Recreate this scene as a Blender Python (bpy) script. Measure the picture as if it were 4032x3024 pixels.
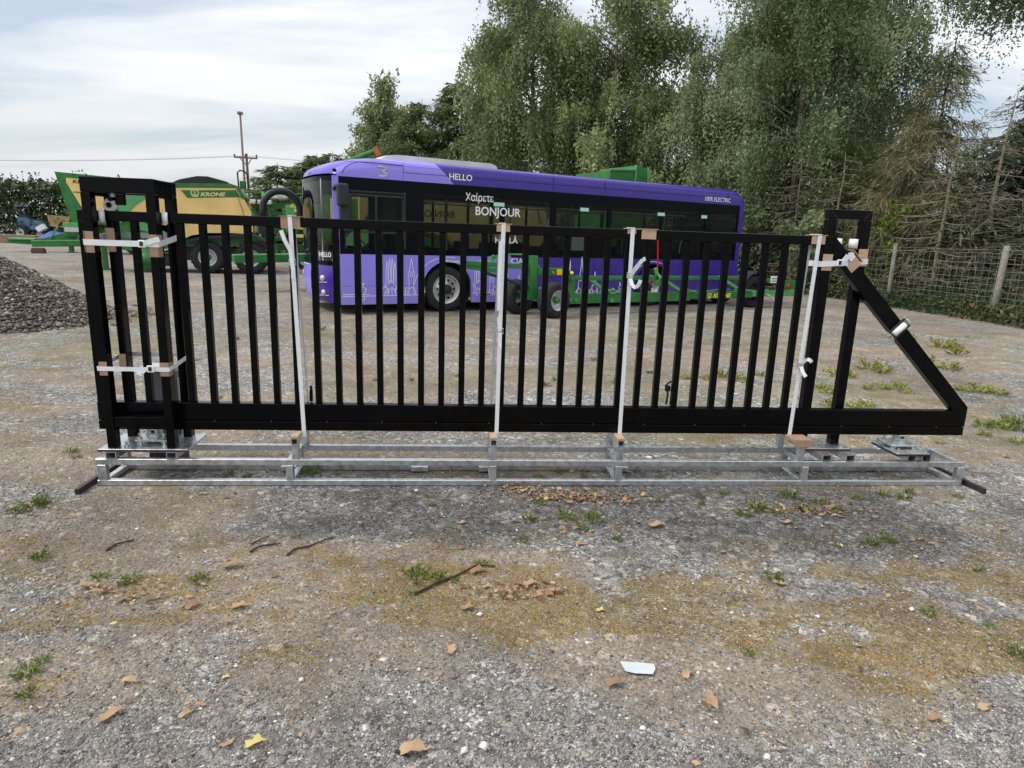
import bpy, bmesh, math, random
import numpy as np
from mathutils import Vector, Matrix

for o in list(bpy.data.objects):
    bpy.data.objects.remove(o)
SC = bpy.context.scene
COL = SC.collection
random.seed(7)
RNG = np.random.default_rng(11)
R = math.radians

# ------------------------------------------------------------------ camera
CAM_H, PITCH, ROLL, FPX = 1.63, 0.222772, 0.034016, 2562.3
cp, sp = math.cos(PITCH), math.sin(PITCH)
cr, sr = math.cos(ROLL), math.sin(ROLL)
FW = Vector((0, cp, -sp))
U0 = Vector((0, sp, cp))
R0 = Vector((1, 0, 0))
RX = cr * R0 + sr * U0
UY = -sr * R0 + cr * U0
cam_data = bpy.data.cameras.new('camera')
cam = bpy.data.objects.new('camera', cam_data)
COL.objects.link(cam)
m = Matrix((RX, UY, -FW)).transposed().to_4x4()
m.translation = (0, 0, CAM_H)
cam.matrix_world = m
cam_data.sensor_fit = 'HORIZONTAL'
cam_data.sensor_width = 36.0
cam_data.lens = 36.0 * FPX / 4032
cam_data.clip_start = 0.05
cam_data.clip_end = 2000
SC.camera = cam

# ------------------------------------------------------------------ world: thin overcast over blue sky
SUN_EL, SUN_AZ = R(50), R(-105)
W = bpy.data.worlds.new('World')
SC.world = W
W.use_nodes = True
nt = W.node_tree
nt.nodes.clear()
N = nt.nodes.new
L = nt.links.new
out = N('ShaderNodeOutputWorld')
sky = N('ShaderNodeTexSky')
sky.sky_type = 'NISHITA'
sky.sun_disc = False
sky.sun_elevation = SUN_EL
sky.sun_rotation = SUN_AZ
sky.air_density = 1.0
sky.dust_density = 1.5
bg_sky = N('ShaderNodeBackground')
bg_sky.inputs[1].default_value = 0.085
L(sky.outputs[0], bg_sky.inputs[0])
tc = N('ShaderNodeTexCoord')
sep = N('ShaderNodeSeparateXYZ')
L(tc.outputs['Generated'], sep.inputs[0])
zc = N('ShaderNodeMath'); zc.operation = 'MAXIMUM'; zc.inputs[1].default_value = 0.0
L(sep.outputs[2], zc.inputs[0])
za = N('ShaderNodeMath'); za.operation = 'ADD'; za.inputs[1].default_value = 0.16
L(zc.outputs[0], za.inputs[0])
dv = N('ShaderNodeVectorMath'); dv.operation = 'DIVIDE'
cmb = N('ShaderNodeCombineXYZ')
for i in range(3):
    L(za.outputs[0], cmb.inputs[i])
L(tc.outputs['Generated'], dv.inputs[0]); L(cmb.outputs[0], dv.inputs[1])
mp = N('ShaderNodeMapping')
mp.inputs['Rotation'].default_value = (0, 0, R(28))
mp.inputs['Scale'].default_value = (0.75, 1.9, 1.0)
mp.inputs['Location'].default_value = (3.1, 1.7, 0)
L(dv.outputs[0], mp.inputs[0])
nz = N('ShaderNodeTexNoise')
nz.inputs['Scale'].default_value = 0.85
nz.inputs['Detail'].default_value = 7
nz.inputs['Roughness'].default_value = 0.52
nz.inputs['Distortion'].default_value = 0.35
L(mp.outputs[0], nz.inputs['Vector'])
cf = N('ShaderNodeMapRange')
cf.inputs[1].default_value = 0.38; cf.inputs[2].default_value = 0.60
cf.inputs[3].default_value = 0.34; cf.inputs[4].default_value = 1.0
L(nz.outputs[0], cf.inputs[0])
# overcast luminance rises gently from horizon to zenith (CIE overcast law)
cie = N('ShaderNodeMath'); cie.operation = 'MULTIPLY_ADD'
cie.inputs[1].default_value = 0.85; cie.inputs[2].default_value = 0.50
L(zc.outputs[0], cie.inputs[0])
bg_c = N('ShaderNodeBackground')
bg_c.inputs[0].default_value = (0.95, 0.975, 1.0, 1)
L(cie.outputs[0], bg_c.inputs[1])
mx = N('ShaderNodeMixShader')
L(cf.outputs[0], mx.inputs[0]); L(bg_sky.outputs[0], mx.inputs[1]); L(bg_c.outputs[0], mx.inputs[2])
L(mx.outputs[0], out.inputs[0])

# ------------------------------------------------------------------ sun through thin cloud
sd = bpy.data.lights.new('sun', 'SUN')
sd.energy = 1.5
sd.angle = R(14)
sd.color = (1.0, 0.96, 0.9)
sun = bpy.data.objects.new('sun', sd)
COL.objects.link(sun)
sdir = Vector((math.sin(SUN_AZ) * math.cos(SUN_EL), math.cos(SUN_AZ) * math.cos(SUN_EL), math.sin(SUN_EL)))
sun.rotation_euler = sdir.to_track_quat('Z', 'Y').to_euler()

vs = SC.view_settings
vs.view_transform = 'Standard'
vs.look = 'None'
vs.gamma = 1.0
vs.exposure = 0.65
vs.use_curve_mapping = False
SC.render.engine = 'CYCLES'
SC.cycles.use_denoising = True
SC.cycles.max_bounces = 8
SC.cycles.transparent_max_bounces = 24
SC.cycles.transmission_bounces = 6

# ------------------------------------------------------------------ materials
MATS = {}

def new_mat(name):
    mt = bpy.data.materials.new(name)
    mt.use_nodes = True
    t = mt.node_tree
    b = t.nodes['Principled BSDF']
    return mt, t, b

def plain(name, col, rough=0.5, metal=0.0, spec=0.4, noise=0.0, nscale=8.0, bump=0.0, bscale=60.0):
    mt, t, b = new_mat(name)
    b.inputs['Base Color'].default_value = (*col, 1)
    b.inputs['Roughness'].default_value = rough
    b.inputs['Metallic'].default_value = metal
    b.inputs['Specular IOR Level'].default_value = spec
    tcn = t.nodes.new('ShaderNodeTexCoord')
    if noise:
        n = t.nodes.new('ShaderNodeTexNoise'); n.inputs['Scale'].default_value = nscale; n.inputs['Detail'].default_value = 5
        t.links.new(tcn.outputs['Object'], n.inputs['Vector'])
        r = t.nodes.new('ShaderNodeMapRange')
        r.inputs[1].default_value = 0.3; r.inputs[2].default_value = 0.7
        r.inputs[3].default_value = 1 - noise; r.inputs[4].default_value = 1 + noise
        t.links.new(n.outputs[0], r.inputs[0])
        mu = t.nodes.new('ShaderNodeVectorMath'); mu.operation = 'SCALE'
        mu.inputs[0].default_value = col
        t.links.new(r.outputs[0], mu.inputs['Scale'])
        t.links.new(mu.outputs[0], b.inputs['Base Color'])
        r2 = t.nodes.new('ShaderNodeMapRange')
        r2.inputs[1].default_value = 0.3; r2.inputs[2].default_value = 0.7
        r2.inputs[3].default_value = max(0.02, rough - 0.12); r2.inputs[4].default_value = min(1, rough + 0.12)
        t.links.new(n.outputs[0], r2.inputs[0])
        t.links.new(r2.outputs[0], b.inputs['Roughness'])
    if bump:
        n2 = t.nodes.new('ShaderNodeTexNoise'); n2.inputs['Scale'].default_value = bscale; n2.inputs['Detail'].default_value = 4
        t.links.new(tcn.outputs['Object'], n2.inputs['Vector'])
        bp = t.nodes.new('ShaderNodeBump'); bp.inputs['Strength'].default_value = bump; bp.inputs['Distance'].default_value = 0.01
        t.links.new(n2.outputs[0], bp.inputs['Height'])
        t.links.new(bp.outputs[0], b.inputs['Normal'])
    MATS[name] = mt
    return mt

plain('black_powder_coat', (0.0022, 0.0022, 0.0028), 0.18, spec=0.13, noise=0.1, nscale=14)
plain('galvanised', (0.57, 0.59, 0.61), 0.32, metal=0.85, spec=0.5, noise=0.12, nscale=26, bump=0.05, bscale=90)
plain('galvanised_dull', (0.36, 0.37, 0.38), 0.5, metal=0.45, spec=0.5, noise=0.25, nscale=22)
plain('zinc', (0.55, 0.6, 0.6), 0.3, metal=0.8, noise=0.2, nscale=40)
plain('dark_steel', (0.035, 0.032, 0.032), 0.45, metal=0.3, noise=0.3, nscale=25)
plain('rust_dark', (0.06, 0.03, 0.022), 0.7, noise=0.4, nscale=30)
plain('cardboard', (0.36, 0.24, 0.165), 0.85, spec=0.15, noise=0.12, nscale=30)
plain('cardboard_pale', (0.50, 0.35, 0.24), 0.85, spec=0.15, noise=0.12, nscale=30)
plain('strap_white', (0.74, 0.75, 0.78), 0.55, spec=0.3, noise=0.06, nscale=40)
plain('nylon_white', (0.80, 0.80, 0.80), 0.4)
plain('motor_grey', (0.16, 0.165, 0.18), 0.45, noise=0.08)
plain('pale_grey', (0.5, 0.51, 0.52), 0.45)
plain('purple_light', (0.27, 0.22, 0.76), 0.22, spec=0.5)
plain('purple_dark', (0.045, 0.016, 0.26), 0.22, spec=0.5)
plain('purple_mid', (0.115, 0.075, 0.46), 0.25, spec=0.5, noise=0.08, nscale=3)
plain('bus_black', (0.003, 0.004, 0.006), 0.12, spec=0.08)
plain('interior_dark', (0.02, 0.021, 0.024), 0.8)
plain('interior_grey', (0.14, 0.14, 0.15), 0.7)
plain('seat_fabric', (0.018, 0.02, 0.045), 0.9)
plain('rail_white', (0.5, 0.5, 0.48), 0.35)
plain('black_plastic', (0.022, 0.023, 0.027), 0.45, spec=0.35)
plain('white_paint', (0.80, 0.80, 0.79), 0.4, noise=0.04)
plain('roof_white', (0.66, 0.66, 0.64), 0.5, noise=0.12, nscale=3)
plain('tyre_rubber', (0.028, 0.028, 0.030), 0.85, spec=0.2, noise=0.3, nscale=12, bump=0.3, bscale=40)
plain('alloy', (0.55, 0.55, 0.54), 0.35, metal=0.7, noise=0.12, nscale=20)
plain('rim_silver', (0.55, 0.56, 0.57), 0.4, metal=0.4, noise=0.12, nscale=12)
plain('machine_green', (0.024, 0.155, 0.03), 0.38, spec=0.45, noise=0.25, nscale=3)
plain('machine_green_pale', (0.09, 0.32, 0.11), 0.35, spec=0.45, noise=0.1, nscale=4)
plain('machine_yellow', (0.78, 0.55, 0.21), 0.42, spec=0.4, noise=0.10, nscale=2)
plain('lettering_yellow', (0.75, 0.62, 0.12), 0.5)
plain('lettering_cream', (0.68, 0.60, 0.30), 0.5)
plain('lettering_white', (0.82, 0.82, 0.82), 0.5)
plain('lettering_dark', (0.02, 0.03, 0.02), 0.5)
plain('sticker_green', (0.42, 0.72, 0.62), 0.5)
plain('print_line', (0.74, 0.72, 0.92), 0.5)
plain('reflector_yellow', (0.85, 0.48, 0.01), 0.35)
plain('reflector_red', (0.5, 0.01, 0.015), 0.3)
plain('orange_paint', (0.45, 0.15, 0.04), 0.6)
plain('lamp_lens', (0.55, 0.57, 0.62), 0.12, metal=0.3)
plain('plate_grey', (0.25, 0.25, 0.22), 0.5)
plain('blue_tarp', (0.03, 0.07, 0.27), 0.6, noise=0.2)
plain('blue_paint', (0.09, 0.16, 0.27), 0.6, noise=0.25, nscale=3)
plain('dull_yellow', (0.30, 0.22, 0.08), 0.6, noise=0.3, nscale=3)
plain('timber', (0.22, 0.16, 0.11), 0.85, noise=0.3, nscale=9, bump=0.3)
plain('weathered_post', (0.26, 0.235, 0.20), 0.9, noise=0.3, nscale=14, bump=0.4)
plain('wire_grey', (0.36, 0.37, 0.35), 0.5, metal=0.3)
plain('brick_brown', (0.10, 0.055, 0.035), 0.9, noise=0.3)
plain('bark_dark', (0.055, 0.045, 0.036), 0.95, noise=0.35, nscale=9, bump=0.5, bscale=25)
plain('bark_pale', (0.20, 0.175, 0.115), 0.95, noise=0.35, nscale=9, bump=0.4, bscale=25)
plain('bark_birch', (0.17, 0.15, 0.125), 0.9, noise=0.55, nscale=5, bump=0.3, bscale=20)
plain('twig_brown', (0.035, 0.026, 0.022), 0.9, noise=0.3)
plain('paper_white', (0.52, 0.55, 0.57), 0.55, noise=0.06, nscale=25, bump=0.15, bscale=20)
plain('pole_wood', (0.16, 0.12, 0.11), 0.9)
plain('mast_red', (0.30, 0.20, 0.20), 0.7)
plain('porcelain', (0.12, 0.08, 0.07), 0.4)

def glass(name, tint, ior=1.3):
    mt = bpy.data.materials.new(name); mt.use_nodes = True
    t = mt.node_tree; t.nodes.clear()
    o = t.nodes.new('ShaderNodeOutputMaterial')
    tr = t.nodes.new('ShaderNodeBsdfTransparent'); tr.inputs[0].default_value = (*tint, 1)
    gl = t.nodes.new('ShaderNodeBsdfGlossy'); gl.inputs['Roughness'].default_value = 0.02
    fr = t.nodes.new('ShaderNodeFresnel'); fr.inputs[0].default_value = ior
    mxx = t.nodes.new('ShaderNodeMixShader')
    t.links.new(fr.outputs[0], mxx.inputs[0]); t.links.new(tr.outputs[0], mxx.inputs[1]); t.links.new(gl.outputs[0], mxx.inputs[2])
    t.links.new(mxx.outputs[0], o.inputs[0])
    MATS[name] = mt
glass('window_glass', (0.66, 0.70, 0.67), 1.2)
glass('windscreen_glass', (0.7, 0.75, 0.72), 1.45)

def toned(name, stops, rough=0.6, transl=0.0, spec=0.25):
    """colour picked per piece by the face attribute 'tone'"""
    mt, t, b = new_mat(name)
    a = t.nodes.new('ShaderNodeAttribute'); a.attribute_name = 'tone'
    r = t.nodes.new('ShaderNodeValToRGB')
    el = r.color_ramp.elements
    while len(el) < len(stops):
        el.new(0.5)
    for e, (p, c) in zip(el, stops):
        e.position = p; e.color = (*c, 1)
    t.links.new(a.outputs['Fac'], r.inputs[0])
    t.links.new(r.outputs[0], b.inputs['Base Color'])
    b.inputs['Roughness'].default_value = rough
    b.inputs['Specular IOR Level'].default_value = spec
    if transl:
        o = t.nodes['Material Output']
        tl = t.nodes.new('ShaderNodeBsdfTranslucent')
        t.links.new(r.outputs[0], tl.inputs[0])
        ms = t.nodes.new('ShaderNodeMixShader'); ms.inputs[0].default_value = transl
        t.links.new(b.outputs[0], ms.inputs[1]); t.links.new(tl.outputs[0], ms.inputs[2])
        t.links.new(ms.outputs[0], o.inputs[0])
    MATS[name] = mt
toned('pebble', [(0, (0.06, 0.058, 0.057)), (0.25, (0.16, 0.155, 0.15)), (0.48, (0.29, 0.28, 0.27)), (0.66, (0.34, 0.28, 0.21)), (0.82, (0.47, 0.45, 0.43)), (1, (0.74, 0.73, 0.70))], 0.85)
toned('heap_stone', [(0, (0.05, 0.043, 0.037)), (0.5, (0.165, 0.138, 0.113)), (0.8, (0.31, 0.27, 0.225)), (1, (0.66, 0.63, 0.58))], 0.9)
toned('leaf_birch', [(0, (0.11, 0.145, 0.06)), (0.5, (0.26, 0.31, 0.14)), (1, (0.47, 0.51, 0.28))], 0.55, 0.45)
toned('leaf_birch_dark', [(0, (0.09, 0.135, 0.068)), (0.5, (0.22, 0.285, 0.145)), (1, (0.42, 0.48, 0.28))], 0.55, 0.45)
toned('needle_dark', [(0, (0.035, 0.06, 0.038)), (0.6, (0.075, 0.115, 0.065)), (1, (0.16, 0.20, 0.11))], 0.6, 0.3)
toned('needle_olive', [(0, (0.06, 0.085, 0.03)), (0.6, (0.12, 0.16, 0.055)), (1, (0.23, 0.26, 0.10))], 0.6, 0.3)
toned('needle_dead', [(0, (0.09, 0.095, 0.045)), (0.6, (0.19, 0.18, 0.092)), (1, (0.36, 0.31, 0.18))], 0.8, 0.3)
toned('twig_grey', [(0, (0.085, 0.075, 0.055)), (1, (0.19, 0.17, 0.125))], 0.9)
toned('leaf_bright', [(0, (0.06, 0.13, 0.015)), (0.6, (0.14, 0.25, 0.025)), (1, (0.28, 0.36, 0.05))], 0.5, 0.35)
toned('leaf_hedge', [(0, (0.03, 0.052, 0.024)), (0.6, (0.065, 0.095, 0.042)), (1, (0.13, 0.16, 0.075))], 0.55, 0.25)
toned('weed_green', [(0, (0.05, 0.09, 0.015)), (0.5, (0.12, 0.18, 0.03)), (1, (0.24, 0.27, 0.06))], 0.6, 0.3)
toned('weed_yellow', [(0, (0.10, 0.13, 0.02)), (0.5, (0.24, 0.27, 0.04)), (1, (0.40, 0.38, 0.08))], 0.6, 0.3)
toned('undergrowth', [(0, (0.02, 0.045, 0.014)), (0.5, (0.05, 0.085, 0.028)), (0.85, (0.12, 0.13, 0.045)), (1, (0.22, 0.145, 0.075))], 0.6, 0.25)
toned('dry_leaf', [(0, (0.10, 0.05, 0.03)), (0.35, (0.26, 0.15, 0.085)), (0.8, (0.46, 0.31, 0.19)), (0.95, (0.50, 0.36, 0.22)), (1, (0.60, 0.50, 0.18))], 0.7, 0.15)

def M(n):
    return MATS[n]

# bus livery: light lilac front, deep violet rear, split along a slanting line (object space = bus frame)
mt, t, b = new_mat('bus_livery')
tcn = t.nodes.new('ShaderNodeTexCoord'); s3 = t.nodes.new('ShaderNodeSeparateXYZ')
t.links.new(tcn.outputs['Object'], s3.inputs[0])
ma = t.nodes.new('ShaderNodeMath'); ma.operation = 'MULTIPLY_ADD'; ma.inputs[1].default_value = 0.975
t.links.new(s3.outputs[2], ma.inputs[0]); t.links.new(s3.outputs[0], ma.inputs[2])
gt_ = t.nodes.new('ShaderNodeMath'); gt_.operation = 'GREATER_THAN'; gt_.inputs[1].default_value = 4.99 - 5.5
t.links.new(ma.outputs[0], gt_.inputs[0])
mc = t.nodes.new('ShaderNodeMix'); mc.data_type = 'RGBA'
mc.inputs['A'].default_value = (0.27, 0.22, 0.76, 1); mc.inputs['B'].default_value = (0.045, 0.016, 0.26, 1)
t.links.new(gt_.outputs[0], mc.inputs['Factor'])
# road dust thrown up on the lower skirt, streaky
dn = t.nodes.new('ShaderNodeTexNoise'); dn.inputs['Scale'].default_value = 2.2; dn.inputs['Detail'].default_value = 7; dn.inputs['Roughness'].default_value = 0.7
t.links.new(tcn.outputs['Object'], dn.inputs['Vector'])
dz = t.nodes.new('ShaderNodeMapRange'); dz.inputs[1].default_value = 0.75; dz.inputs[2].default_value = 0.18; dz.inputs[3].default_value = 0.0; dz.inputs[4].default_value = 0.55
t.links.new(s3.outputs[2], dz.inputs[0])
dm = t.nodes.new('ShaderNodeMath'); dm.operation = 'MULTIPLY'; t.links.new(dn.outputs[0], dm.inputs[0]); t.links.new(dz.outputs[0], dm.inputs[1])
md = t.nodes.new('ShaderNodeMix'); md.data_type = 'RGBA'; md.inputs['B'].default_value = (0.30, 0.26, 0.22, 1)
t.links.new(dm.outputs[0], md.inputs['Factor']); t.links.new(mc.outputs['Result'], md.inputs['A']); t.links.new(md.outputs['Result'], b.inputs['Base Color'])
dr = t.nodes.new('ShaderNodeMapRange'); dr.inputs[1].default_value = 0.3; dr.inputs[2].default_value = 0.7; dr.inputs[3].default_value = 0.15; dr.inputs[4].default_value = 0.36
t.links.new(dn.outputs[0], dr.inputs[0]); t.links.new(dr.outputs[0], b.inputs['Roughness'])
MATS['bus_livery'] = mt

# ------------------------------------------------------------------ mesh builder
class MB:
    def __init__(s):
        s.bm = bmesh.new()
    def box(s, x0, x1, y0, y1, z0, z1, ch=0.0, seg=1):
        return s.beam((x0, (y0 + y1) / 2, (z0 + z1) / 2), (x1, (y0 + y1) / 2, (z0 + z1) / 2), abs(y1 - y0), abs(z1 - z0), ch=ch, seg=seg)
    def beam(s, p0, p1, w, h, up=(0, 0, 1), ch=0.0, seg=1):
        p0, p1 = Vector(p0), Vector(p1)
        d = p1 - p0; ln = d.length; d.normalize()
        u = Vector(up)
        if abs(d.dot(u)) > 0.98:
            u = Vector((0, 1, 0)) if abs(d.y) < 0.9 else Vector((1, 0, 0))
        y = u.cross(d).normalized(); z = d.cross(y)
        mm = Matrix((d * ln, y * w, z * h)).transposed().to_4x4(); mm.translation = (p0 + p1) / 2
        vs_ = bmesh.ops.create_cube(s.bm, size=1.0, matrix=mm)['verts']
        if ch:
            es = list({e for v in vs_ for e in v.link_edges})
            bmesh.ops.bevel(s.bm, geom=es, offset=ch, segments=seg, affect='EDGES', profile=0.5)
        return s
    def ring(s, pts):
        return [s.bm.verts.new(p) for p in pts]
    def skin(s, rings, closed=True, cap=True):
        n = len(rings[0])
        for a, bb in zip(rings, rings[1:]):
            for i in range(n if closed else n - 1):
                j = (i + 1) % n
                s.bm.faces.new((a[i], a[j], bb[j], bb[i]))
        if cap and closed:
            s.bm.faces.new(list(reversed(rings[0]))); s.bm.faces.new(rings[-1])
        return s
    def tube(s, pts, r, n=6, cap=True):
        pts = [Vector(p) for p in pts]
        rs = r if isinstance(r, (list, tuple)) else [r] * len(pts)
        rings = []
        ref = None
        for i, p in enumerate(pts):
            a = pts[max(0, i - 1)]; c = pts[min(len(pts) - 1, i + 1)]
            d = (c - a).normalized()
            if ref is None or abs(ref.dot(d)) > 0.95:
                ref = Vector((0, 0, 1)) if abs(d.z) < 0.9 else Vector((1, 0, 0))
            x = ref.cross(d).normalized(); y = d.cross(x)
            ref = y
            rings.append(s.ring([p + (x * math.cos(2 * math.pi * k / n) + y * math.sin(2 * math.pi * k / n)) * rs[i] for k in range(n)]))
        return s.skin(rings, cap=cap)
    def cyl(s, p0, p1, r0, r1=None, n=16):
        return s.tube([p0, p1], [r0, r0 if r1 is None else r1], n)
    def lathe(s, c, axis, prof, n=32):
        """prof: list of (radius, height along axis)"""
        c = Vector(c); a = Vector(axis).normalized()
        ref = Vector((0, 0, 1)) if abs(a.z) < 0.9 else Vector((1, 0, 0))
        x = ref.cross(a).normalized(); y = a.cross(x)
        rings = []
        for r_, h_ in prof:
            rings.append(s.ring([c + a * h_ + (x * math.cos(2 * math.pi * k / n) + y * math.sin(2 * math.pi * k / n)) * max(r_, 1e-4) for k in range(n)]))
        return s.skin(rings, cap=False)
    def sqtube(s, p0, p1, w, t=0.004, h=None):
        """open-ended hollow rectangular section"""
        p0, p1 = Vector(p0), Vector(p1); h = h or w
        d = (p1 - p0).normalized()
        u = Vector((0, 0, 1)) if abs(d.z) < 0.9 else Vector((1, 0, 0))
        y = u.cross(d).normalized(); z = d.cross(y)
        def sec(p, k):
            return s.ring([p + y * (sx * (w / 2 - k)) + z * (sz * (h / 2 - k)) for sx, sz in ((-1, -1), (1, -1), (1, 1), (-1, 1))])
        o0, o1, i0, i1 = sec(p0, 0), sec(p1, 0), sec(p0, t), sec(p1, t)
        for k in range(4):
            j = (k + 1) % 4
            f = s.bm.faces.new
            f((o0[k], o0[j], o1[j], o1[k])); f((i0[j], i0[k], i1[k], i1[j]))
            f((o0[j], o0[k], i0[k], i0[j])); f((o1[k], o1[j], i1[j], i1[k]))
        return s
    def prism(s, pts, fn, depth):
        """pts: 2-D outline; fn(a, b, d) -> point; extruded from d=0 to depth"""
        a = s.ring([fn(x, y, 0.0) for x, y in pts]); c = s.ring([fn(x, y, depth) for x, y in pts])
        n = len(pts)
        f0 = s.bm.faces.new(a); f1 = s.bm.faces.new(list(reversed(c)))
        for i in range(n):
            j = (i + 1) % n
            s.bm.faces.new((a[j], a[i], c[i], c[j]))
        bmesh.ops.triangulate(s.bm, faces=[f0, f1], ngon_method='EAR_CLIP')
        return s
    def grid(s, rows, thick=0.0):
        vv = [s.ring(r) for r in rows]
        for a, c in zip(vv, vv[1:]):
            for i in range(len(a) - 1):
                s.bm.faces.new((a[i], a[i + 1], c[i + 1], c[i]))
        return s
    def ribbon(s, pts, width, nrm, thick):
        """flat strip through pts lying in the plane with normal nrm"""
        nrm = Vector(nrm).normalized()
        pts = [Vector(p) for p in pts]
        for a, c in zip(pts, pts[1:]):
            if (c - a).length < 1e-6:
                continue
            s.beam(a, c, thick, width, up=tuple(nrm.cross(c - a).normalized()))
        return s
    def mesh(s, name, smooth=False, recalc=True):
        me = bpy.data.meshes.new(name)
        if recalc:
            bmesh.ops.recalc_face_normals(s.bm, faces=s.bm.faces)
        s.bm.to_mesh(me); s.bm.free()
        if smooth:
            me.polygons.foreach_set('use_smooth', [True] * len(me.polygons))
        return me

ORG = {}

class Frame:
    def __init__(s, loc, yaw):
        s.loc, s.yaw = Vector(loc), yaw
        s.m = Matrix.Translation(s.loc) @ Matrix.Rotation(yaw, 4, 'Z')
    def w(s, p):
        return s.m @ Vector(p)

WORLD = Frame((0, 0, 0), 0)

def tag(o, label, cat, group=None, kind=None):
    if label: o['label'] = label
    if cat: o['category'] = cat
    if group: o['group'] = group
    if kind: o['kind'] = kind
    return o

def thing(name, label, cat, fr, org, group=None):
    o = bpy.data.objects.new(name, None)
    o.empty_display_size = 0.2
    COL.objects.link(o)
    o.location = fr.w(org); o.rotation_euler = (0, 0, fr.yaw)
    ORG[o.name] = Vector(org)
    return tag(o, label, cat, group)

def root_of(o):
    while o.parent: o = o.parent
    return o

def part(name, mb, mat, parent, smooth=False, label=None):
    me = mb if isinstance(mb, bpy.types.Mesh) else mb.mesh(name, smooth)
    if not me.get('_shifted'):
        me.transform(Matrix.Translation(-ORG[root_of(parent).name])); me['_shifted'] = 1
    me.materials.clear(); me.materials.append(M(mat) if isinstance(mat, str) else mat)
    o = bpy.data.objects.new(name, me)
    COL.objects.link(o); o.parent = parent
    if label: o['label'] = label
    return o

def solo(name, mb, mat, fr, org, label, cat, group=None, smooth=False, kind=None):
    me = mb if isinstance(mb, bpy.types.Mesh) else mb.mesh(name, smooth)
    me.transform(Matrix.Translation(-Vector(org)))
    me.materials.append(M(mat) if isinstance(mat, str) else mat)
    o = bpy.data.objects.new(name, me)
    COL.objects.link(o)
    o.location = fr.w(org); o.rotation_euler = (0, 0, fr.yaw)
    return tag(o, label, cat, group, kind)

def copy_part(o, off, parent=None):
    c = o.copy(); COL.objects.link(c); c.parent = parent or o.parent
    c.location = Vector(o.location) + Vector(off)
    for ch in o.children:
        d = ch.copy(); COL.objects.link(d); d.parent = c
    return c

def copy_thing(o, loc, rotz, scale=1.0, label=None, group=None):
    c = o.copy(); COL.objects.link(c)
    c.location = loc; c.rotation_euler = (0, 0, rotz); c.scale = (scale,) * 3 if not isinstance(scale, tuple) else scale
    if label: c['label'] = label
    if group: c['group'] = group
    for ch in o.children:
        d = ch.copy(); COL.objects.link(d); d.parent = c
        for g in ch.children:
            e = g.copy(); COL.objects.link(e); e.parent = d
    return c

def text_mesh(body, width, fn_m, extrude=0.003, bold=0.0, shear=0.0, height=None):
    """text as a mesh; fn_m maps text x (right), y (up), z (out) to the object's space"""
    c = bpy.data.curves.new('lettering', 'FONT')
    c.body = body; c.size = 1.0; c.extrude = 0.004; c.offset = bold; c.shear = shear; c.align_x = 'LEFT'
    c.resolution_u = 3
    ob = bpy.data.objects.new('lettering', c); COL.objects.link(ob)
    dg = bpy.context.evaluated_depsgraph_get()
    me = bpy.data.meshes.new_from_object(ob.evaluated_get(dg))
    bpy.data.objects.remove(ob)
    co = np.empty(len(me.vertices) * 3, 'f'); me.vertices.foreach_get('co', co); co = co.reshape(-1, 3)
    co[:, 0] -= co[:, 0].min(); w = co[:, 0].max()
    co[:, 1] -= 0.0
    k = width / w
    co[:, 0] *= k
    co[:, 1] *= (height / 0.72 if height else k)
    zz = co[:, 2]; co[:, 2] = np.where(zz > 0, extrude, 0.0)
    me.vertices.foreach_set('co', co.ravel()); me.update()
    me.transform(fn_m)
    me.name = 'lettering'
    return me

def axes(origin, x, y):
    x, y = Vector(x).normalized(), Vector(y).normalized(); z = x.cross(y)
    mm = Matrix((x, y, z)).transposed().to_4x4(); mm.translation = origin
    return mm

def np_mesh(name, V, F, tone=None, smooth=False):
    """V: n x 3, F: m x k array of indices"""
    me = bpy.data.meshes.new(name)
    V = np.asarray(V, 'f'); F = np.asarray(F, 'i')
    me.vertices.add(len(V)); me.vertices.foreach_set('co', V.ravel())
    k = F.shape[1]
    me.loops.add(F.size); me.loops.foreach_set('vertex_index', F.ravel())
    me.polygons.add(len(F))
    me.polygons.foreach_set('loop_start', np.arange(0, F.size, k, dtype='i'))
    me.polygons.foreach_set('loop_total', np.full(len(F), k, 'i'))
    if smooth:
        me.polygons.foreach_set('use_smooth', np.ones(len(F), bool))
    me.update(calc_edges=True)
    if tone is not None:
        a = me.attributes.new('tone', 'FLOAT', 'FACE'); a.data.foreach_set('value', np.asarray(tone, 'f'))
    return me

# value noise
_HT = np.random.default_rng(3).random((256, 256))
def vnoise(x, y):
    xi = np.floor(x).astype(int); yi = np.floor(y).astype(int)
    fx = x - xi; fy = y - yi
    fx = fx * fx * (3 - 2 * fx); fy = fy * fy * (3 - 2 * fy)
    h = lambda a, b_: _HT[a % 256, b_ % 256]
    return (h(xi, yi) * (1 - fx) + h(xi + 1, yi) * fx) * (1 - fy) + (h(xi, yi + 1) * (1 - fx) + h(xi + 1, yi + 1) * fx) * fy
def fbm(x, y, o=4):
    s = 0; a = 0.5; n = 0
    for i in range(o):
        s = s + a * vnoise(x * 2 ** i + 17 * i, y * 2 ** i + 31 * i); n += a; a *= 0.5
    return s / n
def sstep(a, b, x):
    t_ = np.clip((x - a) / (b - a), 0, 1); return t_ * t_ * (3 - 2 * t_)

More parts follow.
